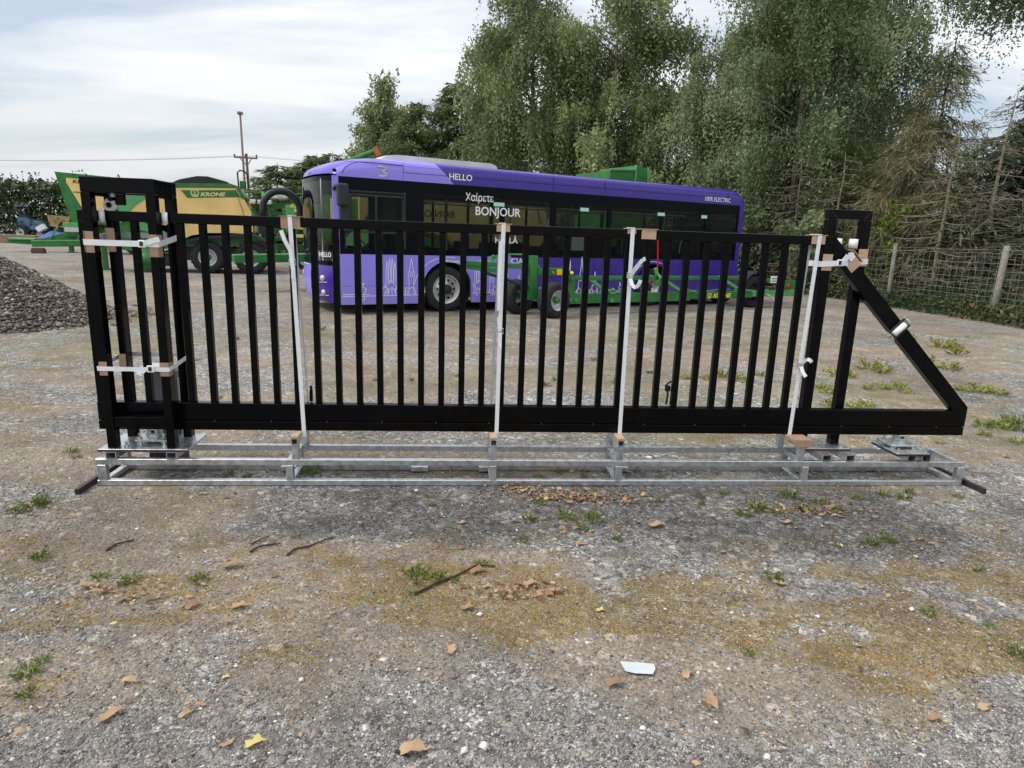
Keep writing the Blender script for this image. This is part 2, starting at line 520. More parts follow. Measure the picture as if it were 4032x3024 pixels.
# ------------------------------------------------------------------ ground
def moss_f(x, y):
    n = fbm(x * 1.3 + 5, y * 1.9 + 2)
    w = 0.18 * sstep(0.2, 2.2, x)
    band = sstep(2.30 - w, 2.50 - w, y + 0.5 * (n - 0.5)) * (1 - sstep(2.95, 3.25 + w, y + 0.9 * (n - 0.5)))
    band *= 0.6 + 0.4 * sstep(-1.5, 0.8, x)
    n2 = fbm(x * 0.55 + 40, y * 1.4 + 9)
    mid = sstep(4.3, 5.2, y) * sstep(0.50, 0.64, n2) * (1 - sstep(18, 26, y)) * 0.6
    rt = sstep(1.5, 2.6, x) * (1 - sstep(3.2, 3.8, y)) * sstep(2.0, 2.5, y) * 0.6
    st = 0.6 * sstep(0.52, 0.66, fbm(x * 2.1 + 11, y * 2.1 + 77))
    m_ = np.maximum.reduce([band, mid, rt, st * 0.7])
    return np.clip(m_ * (0.30 + 0.85 * sstep(0.36, 0.60, fbm(x * 4.2, y * 5.5))) * (0.62 + 0.6 * sstep(0.38, 0.62, fbm(x * 13 + 7, y * 15))), 0, 1)
def dirt_f(x, y):
    n = fbm(x * 0.9 + 80, y * 1.5 + 30)
    d = 0.35 + 0.65 * sstep(0.44, 0.58, n)
    bare = np.exp(-(((x - 0.95) / 0.75) ** 2 + ((y - 2.16) / 0.22) ** 2))
    bare2 = np.exp(-(((x + 1.3) / 0.7) ** 2 + ((y - 3.15) / 0.25) ** 2)) * 0.8
    front = sstep(3.1, 3.3, y) * (1 - sstep(4.1, 4.4, y)) * sstep(-1.9, -1.2, x) * (1 - sstep(2.2, 3.4, x))
    d = d * (1 - 0.8 * front)
    near = 1 - sstep(1.8, 2.2, y)
    d = d * (1 - 0.5 * near)
    return np.clip(np.maximum.reduce([d, bare, bare2]), 0, 1)
def dark_f(x, y):
    n = fbm(x * 1.4 + 33, y * 1.8 + 21)
    a = sstep(3.15, 3.45, y + 0.5 * (n - 0.5)) * (1 - sstep(4.2, 4.5, y)) * sstep(-1.7, -0.9, x + 0.8 * (n - 0.5)) * (1 - sstep(3.2, 4.2, x))
    return np.clip(a * sstep(0.30, 0.5, n), 0, 1)
def grass_f(x, y):
    n = fbm(x * 0.75 + 120, y * 0.9 + 60)
    return sstep(0.57, 0.66, n) * sstep(4.6, 5.5, y) * (1 - sstep(13, 17, y))

def gz(x, y):
    x = np.asarray(x, float); y = np.asarray(y, float)
    far = sstep(15, 60, np.hypot(x, y))
    return 0.012 * (fbm(x * 1.6, y * 1.6) - 0.5) + 0.10 * far * (fbm(x * 0.1, y * 0.1) - 0.5)

def sp_axis(lim_near, step, lim_far, grow):
    a = [0.0]
    st = step
    while a[-1] < lim_far:
        if a[-1] > lim_near: st *= grow
        a.append(a[-1] + st)
    return np.array(a)
ax = sp_axis(4.0, 0.045, 700, 1.055)
xs = np.concatenate([-ax[:0:-1], ax])
ys = np.concatenate([-sp_axis(1.0, 0.25, 500, 1.25)[:0:-1], sp_axis(8.0, 0.045, 900, 1.035)]) + 0.5
GX, GY = np.meshgrid(xs, ys)
GZ = gz(GX, GY)
V = np.stack([GX, GY, GZ], -1).reshape(-1, 3)
nx, ny = len(xs), len(ys)
ii = (np.arange(ny - 1)[:, None] * nx + np.arange(nx - 1)[None, :]).ravel()
Fg = np.stack([ii, ii + 1, ii + nx + 1, ii + nx], -1)
gme = np_mesh('ground', V, Fg, smooth=True)
for nm, fn in (('moss', moss_f), ('dirt', dirt_f), ('grass', grass_f), ('dark', dark_f)):
    a = gme.attributes.new(nm, 'FLOAT', 'POINT'); a.data.foreach_set('value', fn(GX, GY).ravel().astype('f'))

mt, t, b = new_mat('gravel_ground')
tcn = t.nodes.new('ShaderNodeTexCoord')
def nd(k, **kw):
    n = t.nodes.new(k)
    for a, v in kw.items():
        n.inputs[a].default_value = v
    return n
def lk(a, c): t.links.new(a, c)
def attr(nm):
    a = t.nodes.new('ShaderNodeAttribute'); a.attribute_name = nm; return a.outputs['Fac']
def ramp(src, stops):
    r = t.nodes.new('ShaderNodeValToRGB'); el = r.color_ramp.elements
    while len(el) < len(stops): el.new(0.5)
    for e, (p, c) in zip(el, stops):
        e.position = p; e.color = (*c, 1) if len(c) == 3 else c
    lk(src, r.inputs[0]); return r.outputs[0]
def mixc(f, a, c):
    n = t.nodes.new('ShaderNodeMix'); n.data_type = 'RGBA'
    lk(f, n.inputs['Factor']); lk(a, n.inputs['A']); lk(c, n.inputs['B']); return n.outputs['Result']
vo = nd('ShaderNodeTexVoronoi', Scale=75.0); lk(tcn.outputs['Object'], vo.inputs['Vector'])
sx = t.nodes.new('ShaderNodeSeparateColor'); lk(vo.outputs['Color'], sx.inputs[0])
stone = ramp(sx.outputs[0], [(0, (0.06, 0.058, 0.056)), (0.3, (0.14, 0.135, 0.13)), (0.65, (0.25, 0.24, 0.225)), (0.9, (0.38, 0.365, 0.34)), (1, (0.65, 0.63, 0.6))])
vo2 = nd('ShaderNodeTexVoronoi', Scale=26.0); lk(tcn.outputs['Object'], vo2.inputs['Vector'])
sx2 = t.nodes.new('ShaderNodeSeparateColor'); lk(vo2.outputs['Color'], sx2.inputs[0])
stone2 = ramp(sx2.outputs[1], [(0, (0.09, 0.085, 0.08)), (0.5, (0.21, 0.20, 0.185)), (0.85, (0.32, 0.295, 0.26)), (1, (0.62, 0.6, 0.56))])
n1 = nd('ShaderNodeTexNoise', Scale=9.0, Detail=6.0); lk(tcn.outputs['Object'], n1.inputs['Vector'])
sel = ramp(n1.outputs[0], [(0.42, (0, 0, 0)), (0.62, (1, 1, 1))])
stones = mixc(sel, stone, stone2)
n2 = nd('ShaderNodeTexNoise', Scale=55.0, Detail=8.0, Roughness=0.7); lk(tcn.outputs['Object'], n2.inputs['Vector'])
dirtc = ramp(n2.outputs[0], [(0.28, (0.11, 0.078, 0.05)), (0.5, (0.255, 0.195, 0.135)), (0.7, (0.42, 0.345, 0.265))])
n3 = nd('ShaderNodeTexNoise', Scale=110.0, Detail=6.0, Roughness=0.75); lk(tcn.outputs['Object'], n3.inputs['Vector'])
mossc = ramp(n3.outputs[0], [(0.28, (0.07, 0.042, 0.014)), (0.5, (0.215, 0.14, 0.042)), (0.72, (0.46, 0.35, 0.13))])
grassc = ramp(n3.outputs[0], [(0.25, (0.05, 0.06, 0.018)), (0.5, (0.13, 0.15, 0.04)), (0.8, (0.28, 0.29, 0.09))])
nbig = nd('ShaderNodeTexNoise', Scale=3.2, Detail=8.0, Roughness=0.65); lk(tcn.outputs['Object'], nbig.inputs['Vector'])
def ragged(a, k=1.1):
    s1 = t.nodes.new('ShaderNodeMath'); s1.operation = 'SUBTRACT'; lk(nbig.outputs[0], s1.inputs[0]); s1.inputs[1].default_value = 0.5
    s2 = t.nodes.new('ShaderNodeMath'); s2.operation = 'MULTIPLY_ADD'; lk(s1.outputs[0], s2.inputs[0]); s2.inputs[1].default_value = k; lk(a, s2.inputs[2])
    s3_ = t.nodes.new('ShaderNodeMath'); s3_.operation = 'SUBTRACT'; lk(n2.outputs[0], s3_.inputs[0]); s3_.inputs[1].default_value = 0.5
    s4 = t.nodes.new('ShaderNodeMath'); s4.operation = 'MULTIPLY_ADD'; lk(s3_.outputs[0], s4.inputs[0]); s4.inputs[1].default_value = 2.6; lk(s2.outputs[0], s4.inputs[2])
    mr = t.nodes.new('ShaderNodeMapRange'); mr.interpolation_type = 'SMOOTHSTEP'
    mr.inputs[1].default_value = 0.38; mr.inputs[2].default_value = 0.74
    lk(s4.outputs[0], mr.inputs[0]); return mr.outputs[0]
n5 = nd('ShaderNodeTexNoise', Scale=34.0, Detail=3.0, Roughness=0.6); lk(tcn.outputs['Object'], n5.inputs['Vector'])
gr = ramp(n5.outputs[0], [(0.44, (0, 0, 0)), (0.60, (0.85, 0.85, 0.85))])
dirtm = mixc(gr, dirtc, stones)
c1 = mixc(ragged(attr('dirt')), stones, dirtm)
mossm = t.nodes.new('ShaderNodeMath'); mossm.operation = 'MULTIPLY'; mossm.inputs[1].default_value = 0.68
lk(ragged(attr('moss')), mossm.inputs[0])
gr2 = ramp(n5.outputs[0], [(0.50, (0, 0, 0)), (0.66, (0.75, 0.75, 0.75))])
c2 = mixc(mossm.outputs[0], c1, mixc(gr2, mossc, stones))
gm = t.nodes.new('ShaderNodeMath'); gm.operation = 'MULTIPLY'; gm.inputs[1].default_value = 0.22
lk(ragged(attr('grass')), gm.inputs[0])
c3 = mixc(gm.outputs[0], c2, grassc)
# broad wear: paler dusty and darker damp areas
nw = nd('ShaderNodeTexNoise', Scale=0.45, Detail=4.0); lk(tcn.outputs['Object'], nw.inputs['Vector'])
wr = t.nodes.new('ShaderNodeMapRange'); wr.inputs[1].default_value = 0.3; wr.inputs[2].default_value = 0.7; wr.inputs[3].default_value = 0.82; wr.inputs[4].default_value = 1.25
lk(nw.outputs[0], wr.inputs[0])
nq = nd('ShaderNodeTexNoise', Scale=2.4, Detail=9.0, Roughness=0.72); lk(tcn.outputs['Object'], nq.inputs['Vector'])
wq = t.nodes.new('ShaderNodeMapRange'); wq.inputs[1].default_value = 0.32; wq.inputs[2].default_value = 0.68; wq.inputs[3].default_value = 0.66; wq.inputs[4].default_value = 1.22
lk(nq.outputs[0], wq.inputs[0])
wm = t.nodes.new('ShaderNodeMath'); wm.operation = 'MULTIPLY'; lk(wr.outputs[0], wm.inputs[0]); lk(wq.outputs[0], wm.inputs[1])
# darker asphalt planings mixed into the gravel here and there
dk = t.nodes.new('ShaderNodeMath'); dk.operation = 'MULTIPLY_ADD'; dk.inputs[1].default_value = -0.42; dk.inputs[2].default_value = 1.0
lk(attr('dark'), dk.inputs[0])
wm2 = t.nodes.new('ShaderNodeMath'); wm2.operation = 'MULTIPLY'; lk(wm.outputs[0], wm2.inputs[0]); lk(dk.outputs[0], wm2.inputs[1])
# scattered paler stones, big enough to show at a distance
v3 = nd('ShaderNodeTexVoronoi', Scale=11.0); lk(tcn.outputs['Object'], v3.inputs['Vector'])
s5 = t.nodes.new('ShaderNodeSeparateColor'); lk(v3.outputs['Color'], s5.inputs[0])
g1 = t.nodes.new('ShaderNodeMath'); g1.operation = 'GREATER_THAN'; g1.inputs[1].default_value = 0.82; lk(s5.outputs[0], g1.inputs[0])
g2 = t.nodes.new('ShaderNodeMath'); g2.operation = 'LESS_THAN'; g2.inputs[1].default_value = 0.30; lk(v3.outputs['Distance'], g2.inputs[0])
g3 = t.nodes.new('ShaderNodeMath'); g3.operation = 'MULTIPLY'; lk(g1.outputs[0], g3.inputs[0]); lk(g2.outputs[0], g3.inputs[1])
g4 = t.nodes.new('ShaderNodeMath'); g4.operation = 'MULTIPLY_ADD'; g4.inputs[1].default_value = 0.55; g4.inputs[2].default_value = 1.0; lk(g3.outputs[0], g4.inputs[0])
wm3 = t.nodes.new('ShaderNodeMath'); wm3.operation = 'MULTIPLY'; lk(wm2.outputs[0], wm3.inputs[0]); lk(g4.outputs[0], wm3.inputs[1])
ws = t.nodes.new('ShaderNodeVectorMath'); ws.operation = 'SCALE'; lk(c3, ws.inputs[0]); lk(wm3.outputs[0], ws.inputs['Scale'])
lk(ws.outputs[0], b.inputs['Base Color'])
b.inputs['Roughness'].default_value = 0.93
b.inputs['Specular IOR Level'].default_value = 0.2
ad = t.nodes.new('ShaderNodeMath'); ad.operation = 'MULTIPLY_ADD'; lk(vo.outputs['Distance'], ad.inputs[0]); ad.inputs[1].default_value = -0.8
lk(n2.outputs[0], ad.inputs[2])
bp = t.nodes.new('ShaderNodeBump'); bp.inputs['Strength'].default_value = 0.7; bp.inputs['Distance'].default_value = 0.012
lk(ad.outputs[0], bp.inputs['Height']); lk(bp.outputs[0], b.inputs['Normal'])
MATS['gravel_ground'] = mt
gme.materials.append(mt)
ground = bpy.data.objects.new('ground', gme); COL.objects.link(ground)
ground['kind'] = 'structure'; ground['label'] = 'gravel yard of grey stones, brown dirt and moss'

def gnd(px, py, z=0.0):
    """ground point seen at a pixel of the 4032-wide photograph"""
    d = FW + RX * ((px - 2016) / FPX) - UY * ((py - 1512) / FPX)
    k = (z - CAM_H) / d.z
    p = Vector((0, 0, CAM_H)) + d * k
    return p

# loose gravel: small irregular stones, densest close by
OCT_V = np.array([(1, 0, 0), (-1, 0, 0), (0, 1, 0), (0, -1, 0), (0, 0, 1), (0, 0, -0.6)], float)
OCT_F = np.array([(0, 2, 4), (2, 1, 4), (1, 3, 4), (3, 0, 4), (2, 0, 5), (1, 2, 5), (3, 1, 5), (0, 3, 5)])
def stones_mesh(name, P, S, rng, tone):
    n = len(P)
    v = OCT_V[None] * (1 + 0.35 * (rng.random((n, 6, 1)) - 0.5)) + 0.25 * (rng.random((n, 6, 3)) - 0.5)
    v = v * (S[:, None, None] * np.stack([rng.uniform(0.8, 1.3, n), rng.uniform(0.7, 1.0, n), rng.uniform(0.45, 0.8, n)], -1)[:, None, :])
    a = rng.random(n) * 2 * np.pi
    ca, sa = np.cos(a)[:, None], np.sin(a)[:, None]
    x = v[..., 0] * ca - v[..., 1] * sa; y = v[..., 0] * sa + v[..., 1] * ca
    v = np.stack([x, y, v[..., 2]], -1) + P[:, None, :]
    F = (OCT_F[None] + (np.arange(n) * 6)[:, None, None]).reshape(-1, 3)
    return np_mesh(name, v.reshape(-1, 3), F, np.repeat(tone, 8))
n = 300000
y0, y1 = 1.35, 13.0
u = RNG.random(n)
yy = 1 / (1 / y0 + u * (1 / y1 - 1 / y0)) 
xx = (RNG.random(n) * 2 - 1) * (0.92 * yy + 0.7)
keep = RNG.random(n) < np.clip(1.0 - 0.6 * dirt_f(xx, yy) - 0.35 * moss_f(xx, yy), 0.1, 1) * (0.55 + 0.75 * fbm(xx * 2.2, yy * 2.2))
xx, yy = xx[keep], yy[keep]; n = len(xx)
S = np.clip(np.exp(RNG.normal(-5.85, 0.45, n)), 0.0016, 0.013)
S *= 1 + 0.06 * yy
P = np.stack([xx, yy, gz(xx, yy) + S * 0.15], -1)
me = stones_mesh('loose_gravel', P, S, RNG, np.clip(RNG.beta(2.0, 2.2, n) * (1 - 0.45 * dark_f(xx, yy)), 0, 1))
me.materials.append(M('pebble'))
o = bpy.data.objects.new('loose_gravel', me); COL.objects.link(o)
o['kind'] = 'stuff'; o['label'] = 'loose grey gravel scattered over the yard'

# ------------------------------------------------------------------ foliage helpers
def leaf_quads(C, A, Bv, tone):
    """C centres, A half-length vectors, Bv half-width vectors -> diamond leaves"""
    n = len(C)
    V = np.stack([C - A, C + Bv - 0.1 * A, C + A, C - Bv - 0.1 * A], 1).reshape(-1, 3)
    F = np.arange(n * 4).reshape(-1, 4)
    return V, F, tone
def rand_unit(n, rng):
    v = rng.normal(size=(n, 3)); return v / np.linalg.norm(v, axis=1, keepdims=True)
def leaves_at(C, size, rng, droop=0.0, ratio=0.55, tone=None):
    n = len(C)
    A = rand_unit(n, rng); A[:, 2] -= droop; A /= np.linalg.norm(A, axis=1, keepdims=True)
    B_ = np.cross(A, rand_unit(n, rng)); B_ /= np.linalg.norm(B_, axis=1, keepdims=True) + 1e-9
    s = size * rng.uniform(0.6, 1.3, n)[:, None]
    return leaf_quads(C, A * s, B_ * s * ratio, rng.random(n) if tone is None else tone)
def join(parts):
    Vs, Fs, Ts, k = [], [], [], 0
    for v, f, tn in parts:
        Vs.append(v); Fs.append(f + k); Ts.append(tn); k += len(v)
    return np.concatenate(Vs), np.concatenate(Fs), np.concatenate(Ts)
def stick_tris(P0, P1, w, rng, tone=None):
    """thin tapering twigs as slim diamonds"""
    d = P1 - P0; n = len(P0)
    B_ = np.cross(d, rand_unit(n, rng)); B_ /= np.linalg.norm(B_, axis=1, keepdims=True) + 1e-9
    C = (P0 + P1) / 2
    return leaf_quads(C, d / 2, B_ * (w if np.isscalar(w) else w[:, None]), rng.random(n) if tone is None else tone)

# dry moss and dead grass fibres over the mossy ground
rng = np.random.default_rng(77)
n = 150000
u = rng.random(n)
my = 1 / (1 / 1.9 + u * (1 / 11.0 - 1 / 1.9)); mxx_ = (rng.random(n) * 2 - 1) * (0.92 * my + 0.6)
kk = rng.random(n) < np.clip(moss_f(mxx_, my) * 1.1 - 0.15 + 0.10 * (fbm(mxx_ * 3, my * 3) > 0.5), 0, 1) * (0.35 + fbm(mxx_ * 9, my * 9))
mxx_, my = mxx_[kk], my[kk]; n = len(my)
C = np.stack([mxx_, my, gz(mxx_, my) + 0.003], -1)
d_ = rand_unit(n, rng); d_[:, 2] = np.abs(d_[:, 2]) * 0.5
ln_ = (rng.uniform(0.004, 0.013, n) * (1 + 0.08 * my))[:, None]
V, F, T = stick_tris(C, C + d_ * ln_, 0.0016 * (1 + 0.12 * my), rng)
me = np_mesh('moss_fibres', V, F, T)
toned('moss_fibre', [(0, (0.07, 0.042, 0.012)), (0.4, (0.21, 0.135, 0.035)), (0.8, (0.40, 0.29, 0.085)), (1, (0.55, 0.47, 0.24))], 0.9)
me.materials.append(M('moss_fibre'))
o = bpy.data.objects.new('moss_fibres', me); COL.objects.link(o); o['kind'] = 'stuff'; o['label'] = 'dry golden brown moss and dead grass on the gravel'

def trunk_mesh(pts, rad, limbs, n=7):
    mb = MB()
    mb.tube(pts, rad, n)
    for lp, lr in limbs:
        mb.tube(lp, lr, 4)
    return mb.mesh('trunk', True)

def make_birch(seed, H, Rr, nstr, leaf=0.085, mat='leaf_birch', base=0.22, droop=1.0, spread=1.0, cone=False):
    rng = np.random.default_rng(seed)
    tz = np.linspace(0, H * 0.97, 9)
    wob = np.cumsum(rng.normal(0, 0.10, (9, 2)), 0)
    tp = [(wob[i, 0] * tz[i] / H, wob[i, 1] * tz[i] / H, tz[i]) for i in range(9)]
    tr = [0.14 * (1 - 0.93 * z / H) * (H / 12) + 0.01 for z in tz]
    tx = lambda z: np.array([np.interp(z, tz, [p[0] for p in tp]), np.interp(z, tz, [p[1] for p in tp]), z])
    limbs = []; strs = []
    nb = int(58 * H / 12)
    for k in range(nb):
        f = rng.random() ** 1.05
        z = H * (base + (0.97 - base) * f)
        az = rng.random() * 2 * np.pi
        prof = math.sin(math.pi * min(1, 0.18 + 0.80 * (z / H - base) / (1 - base))) ** 0.7
        if cone: prof = (1 - (z / H - base) / (1 - base)) ** 0.9 * 0.97 + 0.04
        ln = Rr * prof * rng.uniform(0.55, 1.12)
        out_ = np.array([math.cos(az), math.sin(az), 0])
        p0 = tx(z)
        t_ = np.linspace(0, 1, 6)[:, None]
        rise = rng.uniform(0.25, 0.75) * ln
        pts = p0 + out_ * ln * t_ + np.array([0, 0, 1]) * (rise * (1.6 * t_ - 1.15 * droop * t_ ** 2.2))
        pts += rng.normal(0, 0.05, pts.shape) * t_
        limbs.append(([tuple(q) for q in pts], [0.030 * (1 - 0.8 * i / 5) * H / 12 + 0.005 for i in range(6)]))
        strs.append((pts, ln))
    parts = []
    wts = np.array([s[1] for s in strs]); wts = wts / wts.sum()
    pick = rng.choice(len(strs), nstr, p=wts)
    tpar = rng.uniform(0.22, 1.0, nstr) ** 0.75
    allp = np.stack([s[0] for s in strs])
    fi = tpar * 5; i0 = np.minimum(fi.astype(int), 4); fr = (fi - i0)[:, None]
    base_p = allp[pick, i0] * (1 - fr) + allp[pick, i0 + 1] * fr
    base_p = base_p + rng.normal(0, 0.16 * spread, base_p.shape)
    slen = rng.gamma(2.6, 0.36, nstr) * droop + 0.15
    Mx = 15
    tt = (np.arange(Mx) + rng.random((nstr, Mx))) / Mx
    drift = rng.normal(0, 0.16, (nstr, 1, 3)); drift[..., 2] = 0
    C = base_p[:, None, :] + drift * tt[..., None] + np.stack([np.zeros_like(tt), np.zeros_like(tt), -tt * slen[:, None]], -1)
    C += rng.normal(0, 0.055, C.shape)
    limb_t = rng.normal(0, 0.17, len(strs))
    ton = np.clip(rng.normal(0.5, 0.15, (nstr, 1)) + limb_t[pick][:, None] + rng.normal(0, 0.16, (nstr, Mx)), 0, 1)
    C = C.reshape(-1, 3)
    kz = C[:, 2] > 0.5
    parts.append(leaves_at(C[kz], leaf, rng, 0.9, 0.5, ton.ravel()[kz]))
    V, F, T = join(parts)
    crown = np_mesh('crown', V, F, T)
    return trunk_mesh(tp, tr, limbs), crown, mat

def make_spruce(seed, H, Rr, mat='needle_dark', dens=1.0, base=0.05, taper=1.0, droop=0.25, spray=0.24, dead=False, live_from=0.0):
    rng = np.random.default_rng(seed)
    tz = np.linspace(0, H, 7)
    wob = np.cumsum(rng.normal(0, 0.04, (7, 2)), 0)
    tp = [(wob[i, 0], wob[i, 1], tz[i]) for i in range(7)]
    tr = [0.13 * (1 - 0.96 * z / H) * (H / 9) + 0.008 for z in tz]
    limbs = []; P0s = []; P1s = []; tn = []; kinds = []
    nb = int(150 * H / 9)
    for k in range(nb):
        z = H * (base + (0.985 - base) * (k + rng.random()) / nb)
        az = rng.random() * 2 * np.pi
        frac = 1 - (z / H)
        ln = Rr * min(1.0, 1.25 * frac ** taper + 0.06) * rng.uniform(0.6, 1.1)
        c = np.array([np.interp(z, tz, [p[0] for p in tp]), np.interp(z, tz, [p[1] for p in tp]), z])
        o_ = np.array([math.cos(az), math.sin(az), 0.0]); s_ = np.array([-o_[1], o_[0], 0])
        t_ = np.linspace(0, 1, 5)[:, None]
        pts = c + o_ * ln * t_ + np.array([0, 0, 1.0]) * ln * (-droop * 1.4 * t_ + droop * 1.0 * t_ ** 2.5)
        if k % 2 == 0:
            limbs.append(([tuple(q) for q in pts], [0.022 * (1 - 0.8 * i / 4) * (0.4 + frac) + 0.004 for i in range(5)]))
        if dead and z / H < live_from and rng.random() < 0.25:
            continue
        ns = int((16 if not dead else 13) * dens * (0.4 + ln))
        tq = rng.uniform(0.15, 1.0, ns)
        fi = tq * 4; i0 = np.minimum(fi.astype(int), 3); fr = (fi - i0)[:, None]
        bp_ = pts[i0] * (1 - fr) + pts[i0 + 1] * fr
        side = rng.choice([-1, 1], ns)[:, None]
        dirn = o_ * rng.uniform(0.3, 0.9, (ns, 1)) + s_ * side * rng.uniform(0.3, 1.0, (ns, 1)) + np.array([0, 0, -1.0]) * rng.uniform(0.0, 0.9 if not dead else 1.3, (ns, 1))
        sl = spray * rng.uniform(0.6, 1.5, (ns, 1)) * (1 + 0.4 * ln)
        P0s.append(bp_); P1s.append(bp_ + dirn * sl); tn.append(np.clip(rng.normal(0.5, 0.22, ns) + 0.25 * (tq - 0.6), 0, 1))
    P0 = np.concatenate(P0s); P1 = np.concatenate(P1s); T = np.concatenate(tn)
    # each spray carries short needle tufts along it
    parts = []
    K = 5 if not dead else 3
    for q in range(K):
        f0 = q / K; f1 = min(1.0, (q + 1.35) / K)
        a0 = P0 + (P1 - P0) * f0; a1 = P0 + (P1 - P0) * f1
        jit = rng.normal(0, 0.035, a1.shape)
        parts.append(stick_tris(a0, a1 + jit, (0.032 if not dead else 0.011) * rng.uniform(0.6, 1.4, len(P0)), rng, np.clip(T + rng.normal(0, 0.1, len(T)), 0, 1)))
    V, F, T = join(parts)
    return trunk_mesh(tp, tr, limbs, 6), np_mesh('crown', V, F, T), mat

def make_bush(seed, H, Rr, nl, leaf=0.07, mat='leaf_bright', clumps=14):
    rng = np.random.default_rng(seed)
    cl = np.stack([rng.normal(0, Rr * 0.45, clumps), rng.normal(0, Rr * 0.45, clumps), rng.uniform(0.25, 0.95, clumps) * H], -1)
    rad = rng.uniform(0.18, 0.42, clumps) * Rr
    pick = rng.integers(0, clumps, nl)
    C = cl[pick] + rand_unit(nl, rng) * rad[pick][:, None] * (rng.random(nl) ** 0.4)[:, None]
    C[:, 2] = np.maximum(C[:, 2], 0.05)
    tonec = rng.normal(0.5, 0.2, clumps)
    V, F, T = leaves_at(C, leaf, rng, 0.3, 0.6, np.clip(tonec[pick] + rng.normal(0, 0.15, nl), 0, 1))
    limbs = [([(0, 0, 0), tuple(c * 0.5 + np.array([0, 0, 0.1])), tuple(c)], [0.03, 0.02, 0.008]) for c in cl]
    return trunk_mesh([(0, 0, 0), (0, 0, H * 0.5), (0.05, 0, H * 0.8)], [0.05, 0.035, 0.01], limbs, 6), np_mesh('crown', V, F, T), mat

def plant_tree(name, proto, bark, label, loc, rot=0.0, scale=1.0, cat='tree', group=None, crown_mat=None):
    tm, cm, mat = proto
    o = bpy.data.objects.new(name, None); COL.objects.link(o)
    o.location = loc; o.rotation_euler = (0, 0, rot)
    o.scale = (scale,) * 3 if not isinstance(scale, tuple) else scale
    tag(o, label, cat, group)
    for nm, me_, mm in (('trunk', tm, bark), ('crown', cm, crown_mat or mat)):
        if not me_.materials:
            me_.materials.append(M(mm))
        c = bpy.data.objects.new(nm, me_); COL.objects.link(c); c.parent = o
        if me_.materials[0] != M(mm):
            c.material_slots[0].link = 'OBJECT'; c.material_slots[0].material = M(mm)
    return o

exec_trees = True

# ------------------------------------------------------------------ trees, hedge, woodland
birch_a = make_birch(21, 15.0, 4.7, 12500, 0.064, 'leaf_birch_dark', 0.13, 1.3, 1.7)
birch_b = make_birch(22, 14.0, 4.4, 6600, 0.082, 'leaf_birch', 0.10, 1.25, 1.7)
birch_c = make_birch(23, 11.6, 3.8, 4800, 0.09, 'leaf_birch', 0.04, 0.55, 1.6, cone=True)
spruce_a = make_spruce(31, 9.0, 2.3, 'needle_dark', 1.15)
spruce_c = make_spruce(36, 9.0, 3.0, 'needle_olive', 2.2, base=0.03, taper=0.5, droop=0.45, spray=0.30)
spruce_c2 = make_spruce(37, 9.0, 2.8, 'needle_dark', 2.2, base=0.03, taper=0.6, droop=0.35, spray=0.30)
spruce_b = make_spruce(32, 8.5, 2.0, 'needle_olive', 1.05, droop=0.35)
dead_a = make_spruce(33, 8.2, 2.3, 'needle_dead', 2.6, base=0.02, taper=0.7, droop=0.45, spray=0.30, dead=True)
dead_b = make_spruce(34, 6.0, 1.9, 'needle_dead', 2.6, base=0.02, taper=0.55, droop=0.5, spray=0.32, dead=True)
bare_a = make_spruce(35, 5.8, 1.5, 'twig_grey', 0.5, base=0.05, taper=0.4, droop=0.15, spray=0.22, dead=True)
birch_d = make_birch(24, 15.5, 5.0, 6200, 0.066, 'leaf_birch_dark', 0.64, 1.2, 1.4)
bush_a = make_bush(41, 3.4, 1.1, 1500, 0.075, 'leaf_bright')
bush_b = make_bush(42, 3.0, 1.3, 2200, 0.085, 'leaf_birch_dark', 18)

BIRCH = 'birches rising behind the bus and the fence'
plant_tree('birch_tree', birch_a, 'bark_birch', 'broad weeping birch with dense dark green curtain, behind the right end of the bus', (10.6, 26.0, 0), 0.3, 1.0, group=BIRCH)
plant_tree('birch_tree', birch_b, 'bark_birch', 'tall birch above the middle of the bus roof with sky gap to its right', (4.2, 32.5, 0), 1.3, 1.0, group=BIRCH)
plant_tree('birch_tree', birch_b, 'bark_birch', 'tall birch with ragged left edge against open sky, above the word HELLO', (0.6, 33.5, 0), 4.0, 1.0, group=BIRCH)
plant_tree('birch_tree', birch_d, 'bark_birch', 'birch whose hanging branches cross the top right corner of the view', (20.6, 25.0, 0), 2.2, (1.15, 1.15, 1.0), group=BIRCH)
plant_tree('birch_tree', birch_a, 'bark_birch', 'dark weeping birch between the broad birch and the dead conifers', (12.9, 30.5, 0), 5.1, 0.98, group=BIRCH)
plant_tree('birch_tree', birch_b, 'bark_birch', 'birch leaning over the rear of the bus, left of the broadest one', (8.6, 29.5, 0), 2.7, 0.74, group=BIRCH)
plant_tree('birch_tree', birch_c, 'bark_birch', 'small pointed birch standing alone against the sky left of the tall birches', (-9.1, 45.0, 0), 0.4, (1.1, 1.1, 1.0), group=BIRCH)

